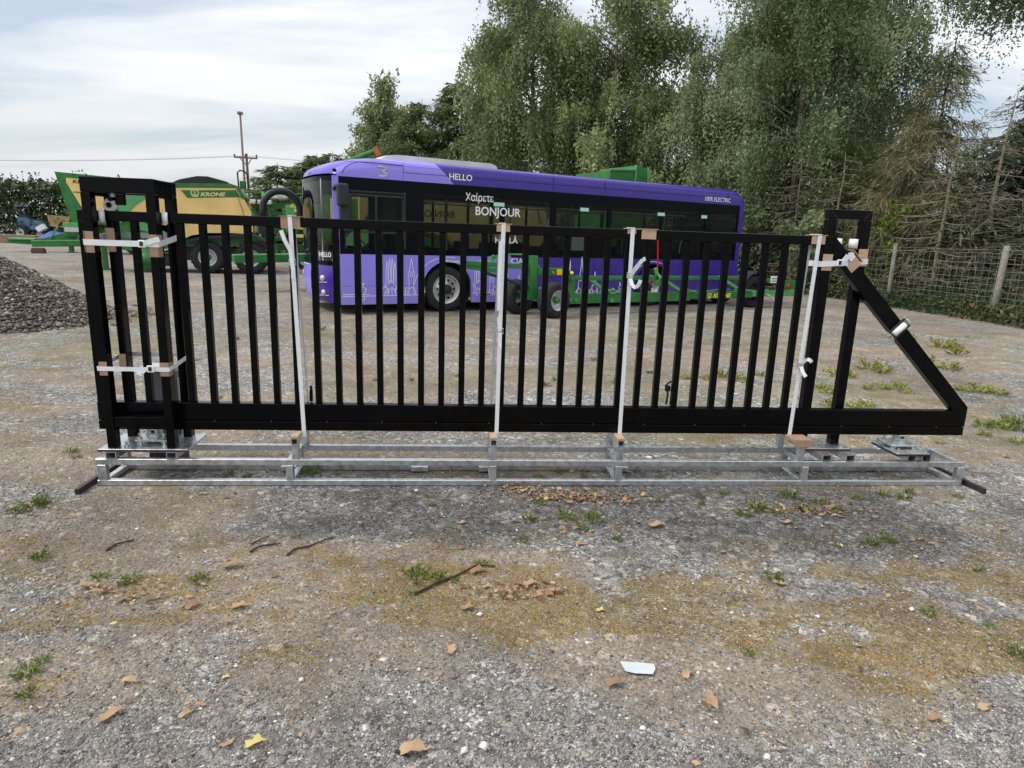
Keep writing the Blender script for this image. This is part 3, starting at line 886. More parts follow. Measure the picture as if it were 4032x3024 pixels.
CON = 'conifers in the row behind the bus'
for (x, y, rz, s, pr, lab) in [
    (-1.5, 40, 0.2, 1.15, spruce_c, 'dark spruce just left of the tall birches'),
    (-3.6, 42, 1.4, 1.2, spruce_c, 'dark bushy spruce with bare pointed tip beside the brown topped one'),
    (-6.2, 43, 2.2, 1.08, spruce_c, 'small dark spruce right of the lone pointed birch'),
    (-4.9, 43, 0.9, 1.2, dead_a, 'brown topped dying spruce among the dark conifers left of the birches'),
    (1.6, 37, 3.3, 0.9, spruce_b, 'olive spruce under the ragged tall birch'),
    (4.2, 36, 4.1, 0.85, spruce_a, 'dark spruce showing just above the bus roof seam'),
    (7.0, 35, 5.0, 0.95, spruce_b, 'olive spruce behind the green loader box on the bus roof line'),
    (9.0, 34, 0.8, 0.9, spruce_a, 'dark spruce deep behind the rear half of the bus'),
    (-12.6, 46, 1.1, (0.9, 0.9, 0.76), spruce_c, 'low drooping olive conifer at the front end of the bus roof'),
    (-16.3, 46, 0.5, (1.2, 1.2, 0.66), spruce_c, 'wide green conifer between the power pole and the bus front'),
    (-14.0, 47, 2.5, (1.2, 1.2, 0.75), spruce_c, 'green conifer touching the bus windscreen top'),
    (15.5, 19.4, 0.4, (1.1, 1.1, 0.80), spruce_c2, 'dark green spruce at the right edge behind the pale bare trunk'),
    (18.0, 22.0, 1.9, 0.85, spruce_c2, 'dark green spruce furthest right beyond the fence'),
    (12.0, 27.5, 2.9, 0.8, spruce_a, 'dark spruce behind the brown dead conifers'),
    (8.6, 28.0, 1.7, 0.66, spruce_a, 'short dark spruce behind the rear corner of the bus'),
    (13.0, 19.9, 2.2, 0.50, spruce_b, 'small olive spruce in front of the dead conifers, right of the bright bush'),
    (14.5, 19.6, 5.2, 0.62, spruce_c2, 'dark young spruce just left of the right edge, behind the fence'),
    (10.9, 24.6, 3.2, 0.55, spruce_c2, 'dark young spruce between the bus rear and the catch post'),
    (14.6, 25.5, 0.9, 0.62, spruce_b, 'olive spruce behind the tallest dead conifer')]:
    plant_tree('spruce_tree', pr, 'bark_dark', lab, (x, y, 0), rz, s, group=CON)
DEAD = 'dead and dying conifers behind the wire fence'
for (x, y, rz, s, pr, bk, lab) in [
    (13.4, 22.2, 0.3, 1.0, dead_a, 'bark_dark', 'tallest dead brown conifer with bare spire against the sky'),
    (12.1, 20.9, 1.3, 0.98, dead_b, 'bark_dark', 'dead brown conifer with arching tufts over the catch post'),
    (13.9, 20.4, 2.6, 0.85, dead_b, 'bark_dark', 'dead brown conifer tangled beside the bright green bush'),
    (14.6, 18.3, 4.4, 0.42, dead_b, 'bark_dark', 'dead brown conifer low at the right edge'),
    (11.3, 23.6, 3.9, 0.9, dead_b, 'bark_dark', 'dead brown conifer just right of the bus rear corner'),
    (13.05, 18.6, 0.0, 1.0, bare_a, 'bark_pale', 'thick pale bare trunk with short snapped side twigs'),
    (12.0, 18.9, 1.7, 0.9, bare_a, 'bark_pale', 'thin bare stem between the two wooden fence posts'),
    (10.6, 22.3, 2.0, 0.8, bare_a, 'bark_pale', 'thin bare stem above the gate catch post'),
    (9.9, 24.0, 3.0, 0.85, bare_a, 'bark_pale', 'pale bare stem just clear of the bus rear'),
    (9.2, 26.5, 4.0, 0.9, bare_a, 'bark_dark', 'brown bare stem half hidden by the bus rear corner'),
    (14.4, 17.0, 5.0, 0.75, bare_a, 'bark_dark', 'bare twiggy stem right of the thicker fence post')]:
    plant_tree('dead_conifer', pr, bk, lab, (x, y, 0), rz, s, group=DEAD, crown_mat='needle_olive' if 'tangled' in lab or 'bus rear corner' in lab and pr is dead_b else None)
for (x, y, rz, s, pr, lab) in [
    (12.0, 20.3, 0.0, 0.95, bush_a, 'bright yellow green bush behind the fence, taller one'),
    (11.5, 21.2, 2.0, 0.72, bush_a, 'small bright green bush next to the narrower fence post'),
    (10.5, 23.0, 1.0, 1.0, bush_b, 'dark leafy bush just right of the bus'),
    (8.8, 26.0, 3.0, 1.2, bush_b, 'dark leafy bush behind the bus rear'),
    (14.2, 17.2, 4.0, 0.55, bush_b, 'low dark bush at the foot of the thicker fence post')]:
    plant_tree('bush', pr, 'bark_dark', lab, (x, y, 0), rz, s, cat='bush', group='bushes behind the fence')

rng = np.random.default_rng(51)
n = 30000
t01 = rng.random(n)
wx = np.interp(t01, [0, 0.25, 0.6, 1], [-9, 3, 13, 27]); wy = np.interp(t01, [0, 0.25, 0.6, 1], [50, 41, 34, 27])
wx = wx + rng.normal(0, 1.2, n); wy = wy + rng.normal(0, 1.2, n)
top = 3.0 + 4.0 * fbm(wx * 0.45, wy * 0.1 + 3) + 1.5 * vnoise(wx * 2, wy * 0.3)
top = top * (1 - 0.45 * sstep(0.48, 0.62, wx / wy))
C = np.stack([wx, wy, top * rng.random(n) ** 0.8], -1)
V, F, T = leaves_at(C, 0.26, rng, 0.5, 0.4)
me = np_mesh('woodland', V, F, T); me.materials.append(M('needle_dark'))
o = bpy.data.objects.new('woodland', me); COL.objects.link(o); o['kind'] = 'stuff'; o['label'] = 'dark woodland filling the gaps behind the trees'

# hedge on the far left, seen over the machines
n = 26000
hx = rng.uniform(-62, -13, n)
top = 3.6 + 1.2 * fbm(hx * 0.35, hx * 0 + 2) + 0.6 * vnoise(hx * 2.3, hx * 0)
top = top - 0.9 * sstep(-33, -20, hx)
hz_ = top * rng.random(n) ** 0.7
C = np.stack([hx, 56 + rng.normal(0, 0.7, n), hz_], -1)
parts_ = [leaves_at(C, 0.20, rng, 0.2, 0.6)]
k = 260
px_ = rng.uniform(-62, -13, k); pz = np.interp(px_, np.sort(hx), top[np.argsort(hx)])
sh = np.stack([px_, np.full(k, 55.8), pz - 0.2], -1)
C2 = (sh[:, None, :] + np.stack([rng.normal(0, 0.05, (k, 10)), rng.normal(0, 0.05, (k, 10)), rng.random((k, 10)) * rng.uniform(0.3, 1.1, (k, 1))], -1)).reshape(-1, 3)
parts_.append(leaves_at(C2, 0.10, rng, -0.2, 0.6))
V, F, T = join(parts_)
hme = np_mesh('crown', V, F, T); hme.materials.append(M('leaf_hedge'))
hd = bpy.data.objects.new('hedge', None); COL.objects.link(hd)
hd.location = (-37, 56, 0)
tag(hd, 'tall dark green hedge along the far side of the yard', 'hedge')
hme.transform(Matrix.Translation((37, -56, 0)))
c = bpy.data.objects.new('crown', hme); COL.objects.link(c); c.parent = hd
mb = MB()
for x in np.arange(-24, 24, 1.4):
    mb.tube([(x, 0, 0), (x + rng.normal(0, 0.15), rng.normal(0, 0.2), 2.6)], [0.07, 0.03], 5)
me = mb.mesh('stems'); me.materials.append(M('bark_dark'))
c = bpy.data.objects.new('stems', me); COL.objects.link(c); c.parent = hd

# undergrowth at the foot of the fence
n = 15000
t01 = rng.random(n)
fx = 11.85 - 0.14 * (t01 * 18) + rng.gamma(1.6, 0.55, n) - 0.35
fy = 12.9 + t01 * 18 + rng.normal(0, 0.2, n)
hgt = 0.35 + 1.3 * fbm(fx * 0.8, fy * 0.8) * np.clip((fx - (11.7 - 0.14 * (fy - 12.9))) * 1.0, 0.12, 1)
C = np.stack([fx, fy, hgt * rng.random(n)], -1)
brown = sstep(0.55, 0.7, vnoise(fx * 0.9 + 3, fy * 0.9)) * (rng.random(n) < 0.35)
V, F, T = leaves_at(C, 0.06, rng, 0.0, 0.5, np.clip(np.where(brown > 0.5, rng.uniform(0.8, 1, n), rng.uniform(0, 0.75, n)), 0, 1))
me = np_mesh('undergrowth', V, F, T); me.materials.append(M('undergrowth'))
o = bpy.data.objects.new('undergrowth', me); COL.objects.link(o); o['kind'] = 'stuff'; o['label'] = 'tangled weeds and dead bracken along the fence foot'

# fallen dead sticks under the trees: fine bare twigs filling the understorey
n = 15000
t01 = rng.random(n)
fx = 12.3 - 0.14 * (t01 * 18) + rng.gamma(2.0, 0.9, n)
fy = 13.5 + t01 * 16 + rng.normal(0, 0.3, n)
P0 = np.stack([fx, fy, rng.uniform(0.2, 3.2, n)], -1)
d = rand_unit(n, rng); d[:, 2] = d[:, 2] * 0.35 - 0.12
P1 = P0 + d * rng.uniform(0.15, 0.8, (n, 1))
V, F, T = stick_tris(P0, P1, 0.008, rng)
me = np_mesh('dead_twigs', V, F, T); me.materials.append(M('twig_grey'))
o = bpy.data.objects.new('dead_twigs', me); COL.objects.link(o); o['kind'] = 'stuff'; o['label'] = 'tangle of bare dead twigs under the conifers'

# ------------------------------------------------------------------ wire fence
FA = Vector((11.48, 15.71, 0)); FD = Vector((-0.51, 3.61, 0)); FL = FD.length; FD.normalize()
fence_fr = Frame(FA, math.atan2(FD.y, FD.x))
fence = thing('wire_fence', 'wire stock fence on round wooden posts in front of the dead conifers', 'fence', fence_fr, (0, 0, 0))
for k in range(-1, 7):
    mb = MB()
    r_ = 0.075 if k != 1 else 0.06
    lean = random.uniform(-0.03, 0.03)
    mb.tube([(k * FL, 0, -0.1), (k * FL + lean, 0.0, 0.9), (k * FL + 2 * lean, 0, 1.74), (k * FL + 2 * lean, 0, 1.80)], [r_, r_ * 0.98, r_ * 0.95, r_ * 0.7], 10)
    part('post', mb, 'weathered_post', fence, True)
for k in range(-1, 6):
    mb = MB()
    for z in (0.08, 0.2, 0.32, 0.45, 0.58, 0.72, 0.87, 1.03, 1.2, 1.38, 1.62, 1.70):
        sag = random.uniform(0, 0.015)
        mb.tube([(k * FL, -0.08, z), ((k + .5) * FL, -0.08, z - sag), ((k + 1) * FL, -0.08, z)], 0.0038, 3, cap=False)
    x = k * FL
    while x < (k + 1) * FL - 0.05:
        mb.tube([(x, -0.08, 0.08), (x, -0.08, 1.62)], 0.0029, 3, cap=False)
        x += 0.2
    part('wire_mesh', mb, 'wire_grey', fence)

# ------------------------------------------------------------------ power poles and line
pf = Frame((-24.0, 60.0, 0), 0)
pole = thing('power_pole', 'wooden power pole with a crossarm and insulators beyond the machines', 'power pole', pf, (0, 0, 0))
mb = MB(); mb.tube([(0.12, 0, 0), (0, 0, 7.95)], [0.15, 0.11], 8); part('pole', mb, 'pole_wood', pole)
mb = MB(); mb.beam((-1.05, -0.1, 7.62), (0.98, -0.1, 7.56), 0.12, 0.13); part('crossarm', mb, 'pole_wood', pole)
for sx_ in (-0.55, 0.5):
    mb = MB(); mb.beam((0.05, -0.08, 6.9), (sx_, -0.1, 7.55), 0.05, 0.06); part('brace', mb, 'pole_wood', pole)
for x in (-1.0, -0.05, 0.93):
    mb = MB(); mb.lathe((x, -0.1, 7.62), (0, 0, 1), [(0.0, 0), (0.09, 0.02), (0.06, 0.10), (0.10, 0.16), (0.05, 0.25), (0.0, 0.3)], 8); part('insulator', mb, 'porcelain', pole)
mf = Frame((-24.75, 61.0, 0), 0)
mast = thing('camera_mast', 'tall thin mast with a small camera head beside the power pole', 'mast', mf, (0, 0, 0))
mb = MB(); mb.tube([(0.1, 0, 0), (0, 0, 11.3)], [0.13, 0.09], 8); part('pole', mb, 'mast_red', mast)
mb = MB(); mb.box(-0.2, 0.2, -0.2, 0.2, 11.3, 11.55, 0.03); mb.cyl((0, -0.15, 11.45), (0, -0.4, 11.42), 0.1, 0.1, 8); part('camera_head', mb, 'mast_red', mast)
mb = MB()
for dx, dz in ((-0.0, 0), (0.12, 0.05), (0.2, -0.02)):
    pts = [(-75, 62, 6.9 + dz), (-50, 61, 7.0 + dz - 0.1), (-24, 60, 7.78 + dz * 2)]
    pts = [(-24 - 51 * q, 60 + 2 * q, 7.75 - 3.2 * q * (1 - q) - 0.5 * q + dz) for q in np.linspace(0, 1, 9)]
    mb.tube(pts, 0.010, 3)
    mb.tube([(-24 + 45 * q, 60 + 3 * q, 7.75 - 2.4 * q * (1 - q) + dz) for q in np.linspace(0, 1, 9)], 0.008, 3)
solo('power_line', mb, 'wire_grey', WORLD, (-24, 60, 7.7), 'thin overhead wires strung from the power pole across the sky', 'power line')

# ------------------------------------------------------------------ gravel heap
hf = Frame((-10.65, 11.2, 0), 0)
rng = np.random.default_rng(61)
def heap_h(x, y):
    r_ = np.hypot(x / 4.0, y / 2.75)
    a = np.arctan2(y, x)
    r_ = r_ * (1 + 0.10 * np.sin(2 * a + 1) + 0.05 * np.sin(5 * a))
    return np.maximum(1.62 * (1 - r_ ** 1.15), 0) + 0.06 * (fbm(x * 2.2, y * 2.2) - 0.5) * (r_ < 1.02)
gx, gy = np.meshgrid(np.linspace(-4.4, 4.6, 80), np.linspace(-3.3, 3.3, 66))
hz2 = heap_h(gx, gy) - 0.03
V = np.stack([gx, gy, hz2], -1).reshape(-1, 3)
ii = (np.arange(65)[:, None] * 80 + np.arange(79)[None, :]).ravel()
mheap = np_mesh('mound', V, np.stack([ii, ii + 1, ii + 81, ii + 80], -1), smooth=True)
mt, t, b = new_mat('heap_core')
nn = t.nodes.new('ShaderNodeTexNoise'); nn.inputs['Scale'].default_value = 30; nn.inputs['Detail'].default_value = 8
rr = t.nodes.new('ShaderNodeValToRGB'); rr.color_ramp.elements[0].color = (0.04, 0.033, 0.027, 1); rr.color_ramp.elements[1].color = (0.16, 0.13, 0.105, 1)
t.links.new(nn.outputs[0], rr.inputs[0]); t.links.new(rr.outputs[0], b.inputs['Base Color']); b.inputs['Roughness'].default_value = 0.95
bp = t.nodes.new('ShaderNodeBump'); bp.inputs['Strength'].default_value = 1; bp.inputs['Distance'].default_value = 0.05
t.links.new(nn.outputs[0], bp.inputs['Height']); t.links.new(bp.outputs[0], b.inputs['Normal'])
MATS['heap_core'] = mt
heap = thing('gravel_heap', 'large heap of dark crushed stone behind the left end of the gate', 'stone heap', hf, (0, 0, 0))
part('mound', mheap, 'heap_core', heap)
n = 42000
a = rng.random(n) * 2 * np.pi; rr_ = np.sqrt(rng.random(n)) * 1.03
px_ = np.cos(a) * rr_ * 4.05; py_ = np.sin(a) * rr_ * 2.8
kp = (py_ < 1.3)
px_, py_ = px_[kp], py_[kp]; n = len(px_)
ns_ = 1600
a2 = rng.random(ns_) * 2 * np.pi; r2 = 1.0 + rng.gamma(1.2, 0.03, ns_)
px_ = np.concatenate([px_, np.cos(a2) * r2 * 4.05]); py_ = np.concatenate([py_, np.sin(a2) * r2 * 2.8]); n = len(px_)
S = np.clip(np.exp(rng.normal(-3.75, 0.42, n)), 0.009, 0.075)
P = np.stack([px_, py_, heap_h(px_, py_) - 0.02 + S * 0.3], -1)
sme = stones_mesh('stones', P, S, rng, np.clip(rng.beta(2, 2.6, n), 0, 1))
so = part('stones', sme, 'heap_stone', heap); so['kind'] = 'stuff'

# ------------------------------------------------------------------ wheels
def wheel(parent, c, axis, r, w, rim_r, rim_mat='rim_silver', hub_mat='machine_green', lugs=0, bolts=0, dish=0.35, name='wheel', tyre_n=40):
    """tyre with rim and hub; axis points to the visible side"""
    c = Vector(c); ax_ = Vector(axis).normalized(); h = w / 2
    mb = MB()
    prof = [(rim_r, -h * 0.9), (rim_r + 0.02, -h), (r * 0.86, -h), (r * 0.95, -h * 0.88), (r, -h * 0.62), (r, h * 0.62), (r * 0.95, h * 0.88), (r * 0.86, h), (rim_r + 0.02, h), (rim_r, h * 0.86)]
    mb.lathe(c, ax_, prof, tyre_n)
    ref = Vector((0, 0, 1)); x = ref.cross(ax_).normalized(); y = ax_.cross(x)
    for k in range(lugs):
        for sgn in (-1, 1):
            a = 2 * math.pi * (k + (0.5 if sgn > 0 else 0)) / lugs
            a2 = a + 0.16
            p0 = c + (x * math.cos(a) + y * math.sin(a)) * (r * 1.0) + ax_ * (0.02 * sgn)
            p1 = c + (x * math.cos(a2) + y * math.sin(a2)) * (r * 0.965) + ax_ * (h * 0.97 * sgn)
            mb.beam(p0, p1, 0.05, 0.06, up=tuple(x * math.cos(a) + y * math.sin(a)))
    wo = part(name, mb, 'tyre_rubber', parent, True)
    mb = MB()
    d = h * (1 - dish * 2)
    mb.lathe(c, ax_, [(rim_r + 0.015, h * 0.93), (rim_r * 0.97, h * 0.95), (rim_r * 0.90, h * 0.6), (rim_r * 0.80, h * 0.45), (rim_r * 0.78, d), (rim_r * 0.42, d), (rim_r * 0.40, d + 0.03), (0.0, d + 0.03)], tyre_n)
    ro = part('rim', mb, rim_mat, wo, True)
    mb = MB()
    mb.lathe(c, ax_, [(rim_r * 0.36, d), (rim_r * 0.34, d + 0.10), (rim_r * 0.22, d + 0.13), (0, d + 0.135)], 16)
    part('hub', mb, hub_mat, wo, True)
    if bolts:
        mb = MB()
        for k in range(bolts):
            a = 2 * math.pi * k / bolts
            q = c + (x * math.cos(a) + y * math.sin(a)) * rim_r * 0.64
            mb.cyl(q + ax_ * (d + 0.0), q + ax_ * (d + 0.006), rim_r * 0.085, n=8)
        part('hand_holes', mb, 'bus_black', wo)
    return wo

# ------------------------------------------------------------------ BUS (u along the near side, v away, z up)
BUS = Frame((-3.4487, 12.8418, 0), 0.515393)
bus = thing('bus', 'purple single decker electric bus parked behind the black gate', 'bus', BUS, (5.5, 1.25, 0))
BL, BW = 10.98, 2.5
WF, WR, WRAD = 2.31, 7.96, 0.483
def fb(v):
    return -0.27 * (1 - abs((v - 1.25) / 1.25) ** 3.2)
def arch_pts(uc, r_=0.57, z0=0.2, zc=0.50, n=14):
    a0 = math.asin((z0 - zc) / r_)
    return [(uc + r_ * math.cos(math.pi - a0 - (math.pi - 2 * a0) * k / n), zc + r_ * math.sin(math.pi - a0 - (math.pi - 2 * a0) * k / n)) for k in range(n + 1)]
def low_edge(u):
    for uc in (WF, WR):
        if abs(u - uc) <= 0.565:
            return 0.50 + math.sqrt(max(0, 0.57 ** 2 - (u - uc) ** 2))
    return 0.2 if u < BL - 0.12 else 0.2 + (u - BL + 0.12) * 1.1
uu = sorted(set([0.0, 0.6, 1.2, 3.4, 4.4, 5.4, 6.4, 9.0, 10.0, BL - 0.12, BL] + [uc + 0.57 * math.cos(a) for uc in (WF, WR) for a in np.linspace(0, math.pi, 25)] + [uc + q * 0.5701 for uc in (WF, WR) for q in (-1, 1)]))
for v0, v1 in ((0.0, 0.05), (BW, BW - 0.05)):
    mb = MB()
    for a, c in zip(uu, uu[1:]):
        if c - a < 5e-4: continue
        la, lc = low_edge(a + 1e-5), low_edge(c - 1e-5)
        f_ = mb.ring([(a, v0, la), (c, v0, lc), (c, v0, 1.19), (a, v0, 1.19)]); g_ = mb.ring([(a, v1, la), (c, v1, lc), (c, v1, 1.19), (a, v1, 1.19)])
        mb.bm.faces.new(f_); mb.bm.faces.new(list(reversed(g_))); mb.bm.faces.new((f_[1], f_[0], g_[0], g_[1]))
    bmesh.ops.remove_doubles(mb.bm, verts=mb.bm.verts, dist=1e-4)
    part('side_panel', mb, 'bus_livery', bus)
# inner wheel housings and floor
for uc in (WF, WR):
    for vv in (0.06, BW - 0.56):
        mb = MB()
        pts = arch_pts(uc, 0.575)
        ra = [Vector((p[0], vv, p[1])) for p in pts]; rb = [Vector((p[0], vv + 0.5, p[1])) for p in pts]
        mb.grid([ra, rb])
        vvx = vv + 0.5 if vv < 1 else vv
        mb.box(uc - 0.6, uc + 0.6, vvx - 0.004, vvx + 0.004, 0.25, 1.1)
        part('wheel_housing', mb, 'interior_dark', bus)
mb = MB()
mb.box(0.1, 1.7, 0.06, BW - 0.06, 0.30, 0.38); mb.box(2.92, 7.3, 0.06, BW - 0.06, 0.30, 0.38); mb.box(8.6, BL - 0.05, 0.06, BW - 0.06, 0.34, 0.9)
mb.box(1.7, 2.92, 0.6, BW - 0.6, 0.30, 0.38); mb.box(7.3, 8.6, 0.6, BW - 0.6, 0.30, 0.9)
part('floor', mb, 'interior_dark', bus)
mb = MB(); mb.box(0.3, BL - 0.05, 0.08, BW - 0.08, 2.46, 2.52)
part('ceiling', mb, 'interior_dark', bus)
# roof shell, including the domed front
def hh(u):
    h_ = 0.42
    if u < 1.15: h_ *= 0.12 + 0.88 * math.sqrt(max(0, 1 - (1 - u / 1.15) ** 2))
    if u > BL - 0.4: h_ *= 0.30 + 0.70 * math.sqrt(max(0, 1 - ((u - BL + 0.4) / 0.4) ** 2))
    return h_
PR = [(0, 0), (0, .22), (.006, .45), (.03, .68), (.085, .84), (.19, .95), (.38, 1.0), (0.8, 1.035), (1.25, 1.05)]
PR = PR + [(2.5 - a, c) for a, c in reversed(PR[:-1])]
us = [0, .03, .08, .15, .25, .38, .55, .75, .95, 1.15, 1.6, 2.2, 3, 4, 5, 6, 7, 8, 9, 10, BL - .4, BL - .3, BL - .2, BL - .12, BL - .06, BL - .02, BL]
rows = []
for u in us:
    k = max(0, 1 - u / 1.3)
    rows.append([Vector((u + fb(v) * k, v, 2.64 + h_ * hh(u))) for v, h_ in PR])
KD = us.index(0.95)
mb = MB(); mb.grid(rows[KD:]); mb.grid([r_[:5] for r_ in rows[:KD + 1]]); mb.grid([r_[-5:] for r_ in rows[:KD + 1]])
mb.bm.faces.new([mb.bm.verts.new(p) for p in reversed(rows[-1])])
bmesh.ops.remove_doubles(mb.bm, verts=mb.bm.verts, dist=1e-4)
part('roof', mb, 'bus_livery', bus, True)
mb = MB(); mb.grid([r_[4:-4] for r_ in rows[:KD + 1]])
part('front_dome', mb, 'purple_mid', bus, True)
mb = MB()
for u0, u1, z0, z1 in ((1.32, 1.325, 2.66, 2.99), (4.86, 4.866, 2.66, 3.0), (6.3, 6.306, 2.66, 3.0), (10.35, 10.356, 2.66, 3.0), (1.34, 4.8, 2.795, 2.8), (4.9, 10.3, 2.80, 2.805), (0.12, 1.32, 2.915, 2.921), (1.34, 10.7, 2.915, 2.92)):
    mb.box(u0, u1, -0.003, 0.004, z0, z1)
pts = []
part('panel_seam', mb, 'bus_black', bus)
mb = MB(); mb.tube([(0.10 + 0.0, -0.003, 2.70), (0.16, -0.003, 2.80), (0.28, -0.002, 2.88), (0.45, -0.001, 2.925), (0.8, 0.0, 2.935), (1.32, 0.0, 2.925)], 0.006, 4)
part('panel_seam', mb, 'bus_black', bus)
# roof pod
mb = MB()
mb.prism([(0.95, 3.04), (1.1, 3.13), (1.35, 3.16), (3.45, 3.16), (3.58, 3.12), (3.62, 3.04)], lambda a, c, d: Vector((a, 0.35 + d, c)), 1.8)
part('roof_pod', mb, 'roof_white', bus)
# window band
mb = MB(); mb.box(0.03, BL - 0.15, -0.002, 0.04, 2.40, 2.64); mb.box(0.03, BL - 0.15, -0.002, 0.04, 1.19, 1.30)
part('window_band', mb, 'bus_black', bus)
mb = MB(); mb.box(0.03, BL - 0.15, BW - 0.04, BW + 0.002, 2.40, 2.64); mb.box(0.03, BL - 0.15, BW - 0.04, BW + 0.002, 1.19, 1.30)
part('window_band', mb, 'bus_black', bus)
WINS = [(0.13, 1.36), (1.76, 3.30), (3.36, 4.83), (4.97, 6.42), (6.54, 8.06), (8.16, 9.60), (9.66, BL - 0.2)]
ed = [0.03] + [e for w in WINS for e in w] + [BL - 0.15]
for k in range(0, len(ed), 2):
    if ed[k + 1] - ed[k] > 0.01:
        mb = MB(); mb.box(ed[k], ed[k + 1], -0.002, 0.05, 1.302, 2.398)
        part('window_pillar', mb, 'bus_black', bus)
        mb = MB(); mb.box(ed[k], ed[k + 1], BW - 0.05, BW + 0.002, 1.302, 2.398)
        part('window_pillar', mb, 'bus_black', bus)
for (a, c) in WINS:
    for vv in (0.008, BW - 0.014):
        mb = MB(); mb.box(a, c, vv, vv + 0.006, 1.302, 2.398)
        part('window', mb, 'window_glass', bus)
mb = MB()
mb.box(0.13, 1.36, -0.006, 0.006, 2.30, 2.34); mb.box(0.74, 0.78, -0.006, 0.006, 1.62, 2.30); mb.box(0.13, 1.36, -0.006, 0.006, 1.60, 1.635)
mb.box(0.13, 0.16, -0.006, 0.006, 1.30, 2.34); mb.box(1.34, 1.37, -0.008, 0.006, 1.30, 2.42); mb.box(0.10, 1.38, -0.008, 0.006, 2.37, 2.40)
part('cab_window_frame', mb, 'black_plastic', bus)
for u in (2.35, 2.95, 3.9, 5.6, 7.3):
    mb = MB(); mb.box(u, u + 0.05, BW - 0.05, BW + 0.002, 1.31, 2.39); part('window_pillar', mb, 'bus_black', bus)
# vent stickers
for (uc, w_) in ((3.49, .26), (5.74, .24), (8.08, .23), (9.55, .2)):
    mb = MB(); mb.box(uc - w_ / 2, uc + w_ / 2, -0.005, 0.002, 2.255, 2.335); part('window_sticker', mb, 'sticker_green', bus)
for uc in (5.0, 7.2, 9.0):
    mb = MB(); mb.box(uc - .1, uc + .1, 2.40, 2.403, 2.28, 2.40); part('window_sticker', mb, 'machine_green_pale', bus)
# front: corner pillars, windscreen, bumper
for v0, v1 in ((-0.001, 0.07), (BW - 0.07, BW + 0.001)):
    mb = MB(); mb.prism([(-0.075, v0 + (0.04 if v0 < 1 else -0.001)), (0.03, v0), (0.03, v1), (-0.075, v1)], lambda a, c, d: Vector((a, c, 0.98 + d)), 1.67)
    part('corner_pillar', mb, 'purple_light', bus)
vs_f = np.linspace(0.06, BW - 0.06, 26)
fr = lambda v, z, o_=0.0: Vector((fb(v) + o_ - 0.02 * math.sin(math.pi * (z - 0.9) / 1.75), v, z))
mb = MB(); mb.grid([[fr(v, z) for v in vs_f] for z in np.linspace(1.02, 2.645, 8)])
part('windscreen', mb, 'windscreen_glass', bus, True)
mb = MB(); mb.grid([[Vector((fb(v) - 0.004, v, z)) for v in vs_f] for z in (2.56, 2.60, 2.648)])
part('windscreen_edge', mb, 'bus_black', bus, True)
mb = MB(); mb.grid([[Vector((fb(v) - 0.026, v, z)) for v in vs_f] for z in (0.96, 1.04)])
part('windscreen_edge', mb, 'bus_black', bus, True)
mb = MB(); mb.box(fb(0.42) - 0.012, fb(0.42) + 0.01, 0.40, 0.44, 1.03, 2.6); part('windscreen_bar', mb, 'pale_grey', bus)
def bump(v, z):
    zz = (z - 0.25) / 0.75
    return Vector((fb(v) - 0.05 * math.sin(math.pi * max(0, min(1, zz))) + 0.10 * max(0, -zz + 0.12) * 3, v, z))
for (va, vb, mm) in ((0.0, 1.02, 'purple_dark'), (1.06, BW, 'purple_light')):
    vv = np.linspace(va, vb, 14)
    mb = MB(); mb.grid([[bump(v, z) for v in vv] for z in (0.22, 0.30, 0.42, 0.6, 0.8, 0.92, 0.985)])
    part('bumper', mb, mm, bus, True)
mb = MB(); vv = np.linspace(1.02, 1.06, 3); mb.grid([[bump(v, z) + Vector((0.01, 0, 0)) for v in vv] for z in (0.22, 0.6, 0.985)])
part('bumper_joint', mb, 'bus_black', bus)
for (v, z, r_) in ((0.36, 0.70, 0.06), (0.58, 0.66, 0.05), (0.36, 0.42, 0.055)):
    p = bump(v, z); mb = MB(); mb.lathe(p + Vector((-0.012, 0, 0)), (-1, 0.75 * (v - 1.25) / 1.25 * 0.9, 0), [(r_, -0.02), (r_, 0.012), (r_ * 0.8, 0.024), (0, 0.03)], 14)
    part('headlight', mb, 'lamp_lens', bus, True)
for z in (0.60, 0.34):
    mb = MB(); mb.tube([bump(v, z + 0.05 * (0.75 - v)) + Vector((-0.012, 0, 0)) for v in np.linspace(0.22, 0.75, 6)], 0.008, 4); part('lamp_trim', mb, 'pale_grey', bus)
p = bump(1.85, 0.44); mb = MB(); mb.beam(p + Vector((-0.012, -0.24, 0)), p + Vector((0.02, 0.24, 0)), 0.02, 0.11); part('number_plate', mb, 'plate_grey', bus)
p = bump(1.75, 0.75); mb = MB(); mb.beam(p + Vector((-0.01, -0.04, 0)), p + Vector((-0.01, 0.04, 0)), 0.015, 0.10); part('badge', mb, 'pale_grey', bus)
mb = MB(); mb.tube([bump(v, 0.93) + Vector((-0.008, 0, 0)) for v in np.linspace(1.3, 2.3, 6)], 0.007, 4); part('lamp_trim', mb, 'print_line', bus)
mb = MB(); mb.tube([(fb(1.5) + 0.02, 1.5, 2.83), (fb(1.5) - 0.06, 1.5, 2.84)], 0.04, 8); part('roof_camera', mb, 'bus_black', bus)
mb = MB(); mb.tube([(-0.03, -0.01, 2.735), (-0.06, -0.05, 2.735)], 0.035, 8); part('marker_lamp', mb, 'bus_black', bus)
